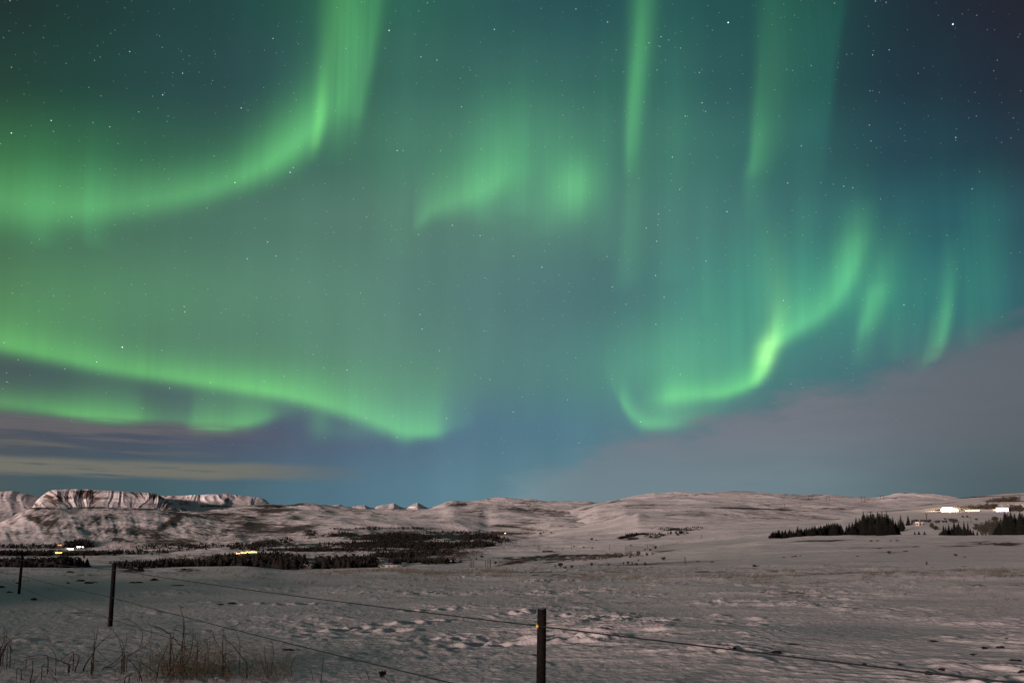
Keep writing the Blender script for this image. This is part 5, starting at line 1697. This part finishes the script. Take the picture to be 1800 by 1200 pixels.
# short grass showing through the snow of the field
b = MB()
r_ = random.Random(21)
n = 0
V, Fc = [], []
while n < 22000:
    px = r_.uniform(-60, 1860)
    t = r_.random()
    py = 1001 + 10 * abs(r_.gauss(0, 1)) if t < .5 else r_.uniform(1000, 1090)
    w = fbm(np.array([px / 90.0]), np.array([py / 10.0]), 3, 33)[0]
    keep = (.22 + .8 * w) * np.interp(px, [0, 350, 550, 900, 1400, 1800], [.04, .12, .6, 1, .7, .35]) * np.interp(py, [995, 1010, 1045, 1090, 1110], [1.2, .9, .55, .12, 0])
    if r_.random() > keep:
        n += 1
        continue
    p = hit(px, py)
    if p is None or math.hypot(p.x, p.y) > 75:
        n += 1
        continue
    D = math.hypot(p.x, p.y)
    for _ in range(r_.randint(3, 6)):
        h = r_.uniform(.05, .17) * np.interp(D, [15, 60], [.8, 1.7])
        wd = max(.004, D * .00028)
        x, y = p.x + r_.gauss(0, .12), p.y + r_.gauss(0, .12)
        lx, ly = r_.gauss(.5, .5) * h, r_.gauss(0, .5) * h
        k = len(V)
        V += [(x - wd, y, p.z - .03), (x + wd, y, p.z - .03), (x + lx, y + ly, p.z + h)]
        Fc.append((k, k + 1, k + 2))
    n += 12
b.add(V, Fc)
tag(b.build('dry_grass', MAT['grass']), 'short yellowed grass poking through the snow of the field', 'grass', kind='stuff')


# ------------------------------------------------------------------ stones and clods lying on the snow
def stone(px, py, w, h, label, group=None, flat=False, seed=0, cat='stone'):
    p = hit(px, py)
    D = math.hypot(p.x, p.y)
    W, Hh = w / F * D, h / F * D * 0.7
    r_ = np.random.default_rng(seed)
    V, Fc = [], []
    nu, nv = 14, 8
    ph = r_.uniform(0, 10)
    for i in range(nv + 1):
        th = PI * i / nv
        for k in range(nu):
            a = 2 * PI * k / nu
            d = np.array([math.sin(th) * math.cos(a), math.sin(th) * math.sin(a), math.cos(th)])
            q = 1 + .55 * float(fbm(np.array([d[0] * 1.7 + ph + d[2]]), np.array([d[1] * 1.7 - ph + d[2] * .6]), 3, seed)[0])
            V.append((d[0] * W / 2 * q, d[1] * W / 2.6 * q, d[2] * Hh * .9 * q + (-.35 * d[0] * Hh if flat else 0)))
    for i in range(nv):
        for k in range(nu):
            Fc.append((i * nu + k, (i + 1) * nu + k, (i + 1) * nu + (k + 1) % nu, i * nu + (k + 1) % nu))
    b = MB()
    b.add(V, Fc)
    o = b.build('stone', MAT['rock'], None, True)
    o.location = (p.x, p.y, p.z + Hh * .05)
    return tag(o, label, cat, group)


for k, (x, y, w, h, lb) in enumerate((
        (1327, 995.5, 7, 5, 'lone dark boulder at the field edge in the middle right'), (1632, 1184, 13, 5.5, 'largest dark clod on the snow at the bottom right'), (1654, 1177, 9, 4.5, 'dark clod up and right of the largest one'), (1641, 1127, 16, 3, 'slanting dark clod lying alone above the others on the right'),
        (1730, 1139, 8, 4, 'small dark clod left of the wide one near the right edge'), (1758, 1138, 13, 4, 'wide dark clod near the right edge'), (1582, 1168, 7, 2.5, 'small dark clod left of the largest one'), (1519, 1167, 7, 2.5, 'thin dark clod furthest left of the bottom right clods'), (1785, 1160, 17, 2, 'flat dark sliver of earth by the right edge'),
        (1769, 1122, 4, 2, 'tiny dark speck of earth highest by the right edge'), (1710, 1150, 8, 2.5, 'faint brown clod below the two small clods on the right'), (1364, 1147, 18, 5, 'dark patch of bare earth in the drift hollow below the wire'), (1292, 1139, 7, 3, 'small dark clod left of the drift hollow'), (1797, 1181, 10, 4, 'dark clod cut by the right edge of the photo'),
        (124, 1006, 13, 3.5, 'curved dark clod right of the farthest post'), (273, 1020, 13, 5, 'rounded brown clod right of the middle post'), (141, 1021, 13, 3.5, 'left one of two dark clods between the left posts'), (156, 1025, 15, 3.5, 'right one of two dark clods between the left posts'), (167, 1023, 9, 2, 'thin dark clod touching the pair between the left posts'), (238, 1024, 18, 2.5, 'flat brown clod just right of the middle post'),
        (311, 1029, 20, 1.8, 'thin straight stick of wood lying on the snow'), (120, 1025, 6, 2.5, 'small clod left of the pair between the left posts'), (31, 1025, 6, 2, 'small dark clod beside the farthest post'), (3, 1032, 10, 3.5, 'dark clod cut by the left edge of the photo'), (17, 1041, 8, 2.5, 'dark clod left of the foot of the farthest post'), (60, 1054, 9, 4, 'faint grassy clod right of the farthest post foot'),
        (388, 1062, 12, 2.5, 'left dark crust of earth in the snow above the dry plants'), (408, 1061, 14, 4, 'right dark crust of earth in the snow above the dry plants'), (506, 1142, 18, 3.5, 'curled dark piece of turf right of the dry plants'), (939, 1151, 8, 2.5, 'dark clod just left of the nearest post'), (320, 1068, 5, 2, 'tiny dark clod beside the tallest dry stem'), (322, 1001, 9, 3, 'dark turf lump on the field edge behind the fence'), (236, 1003, 30, 5, 'broad dark turf lump on the field edge right of the middle post'))):
    stone(x, y, w, h, lb, None, flat=(k % 3 == 0), seed=500 + k)
for k, (x, y, w, h) in enumerate(((1378, 979, 5, 2), (1393, 978, 3, 1.5), (1398, 977, 6, 2), (1407, 976, 3, 1.3), (1531, 950, 6, 2), (1543, 949.5, 5, 1.6), (1566, 949.5, 5, 1.6), (1577, 949.5, 5, 2), (1546, 963, 6, 1.8), (1592, 968, 8, 1.8), (1507, 977, 4, 1.6), (1610, 960, 10, 1.4), (1227, 986, 8, 2), (1252, 987, 8, 2), (1696, 978, 5, 1.4))):
    stone(x, y + .8, w, h, 'small dark stone scattered on the gentle slope below the spruce groves', 'stones on the gentle slope', seed=600 + k)
for pr in SPRUCE + BUSH + DENSE + BTREE + SAPL + SMALLSPR:
    if not pr[1]:
        for o in list(pr[0].children) + [pr[0]]:
            bpy.data.objects.remove(o)
print('objects', len(bpy.data.objects))
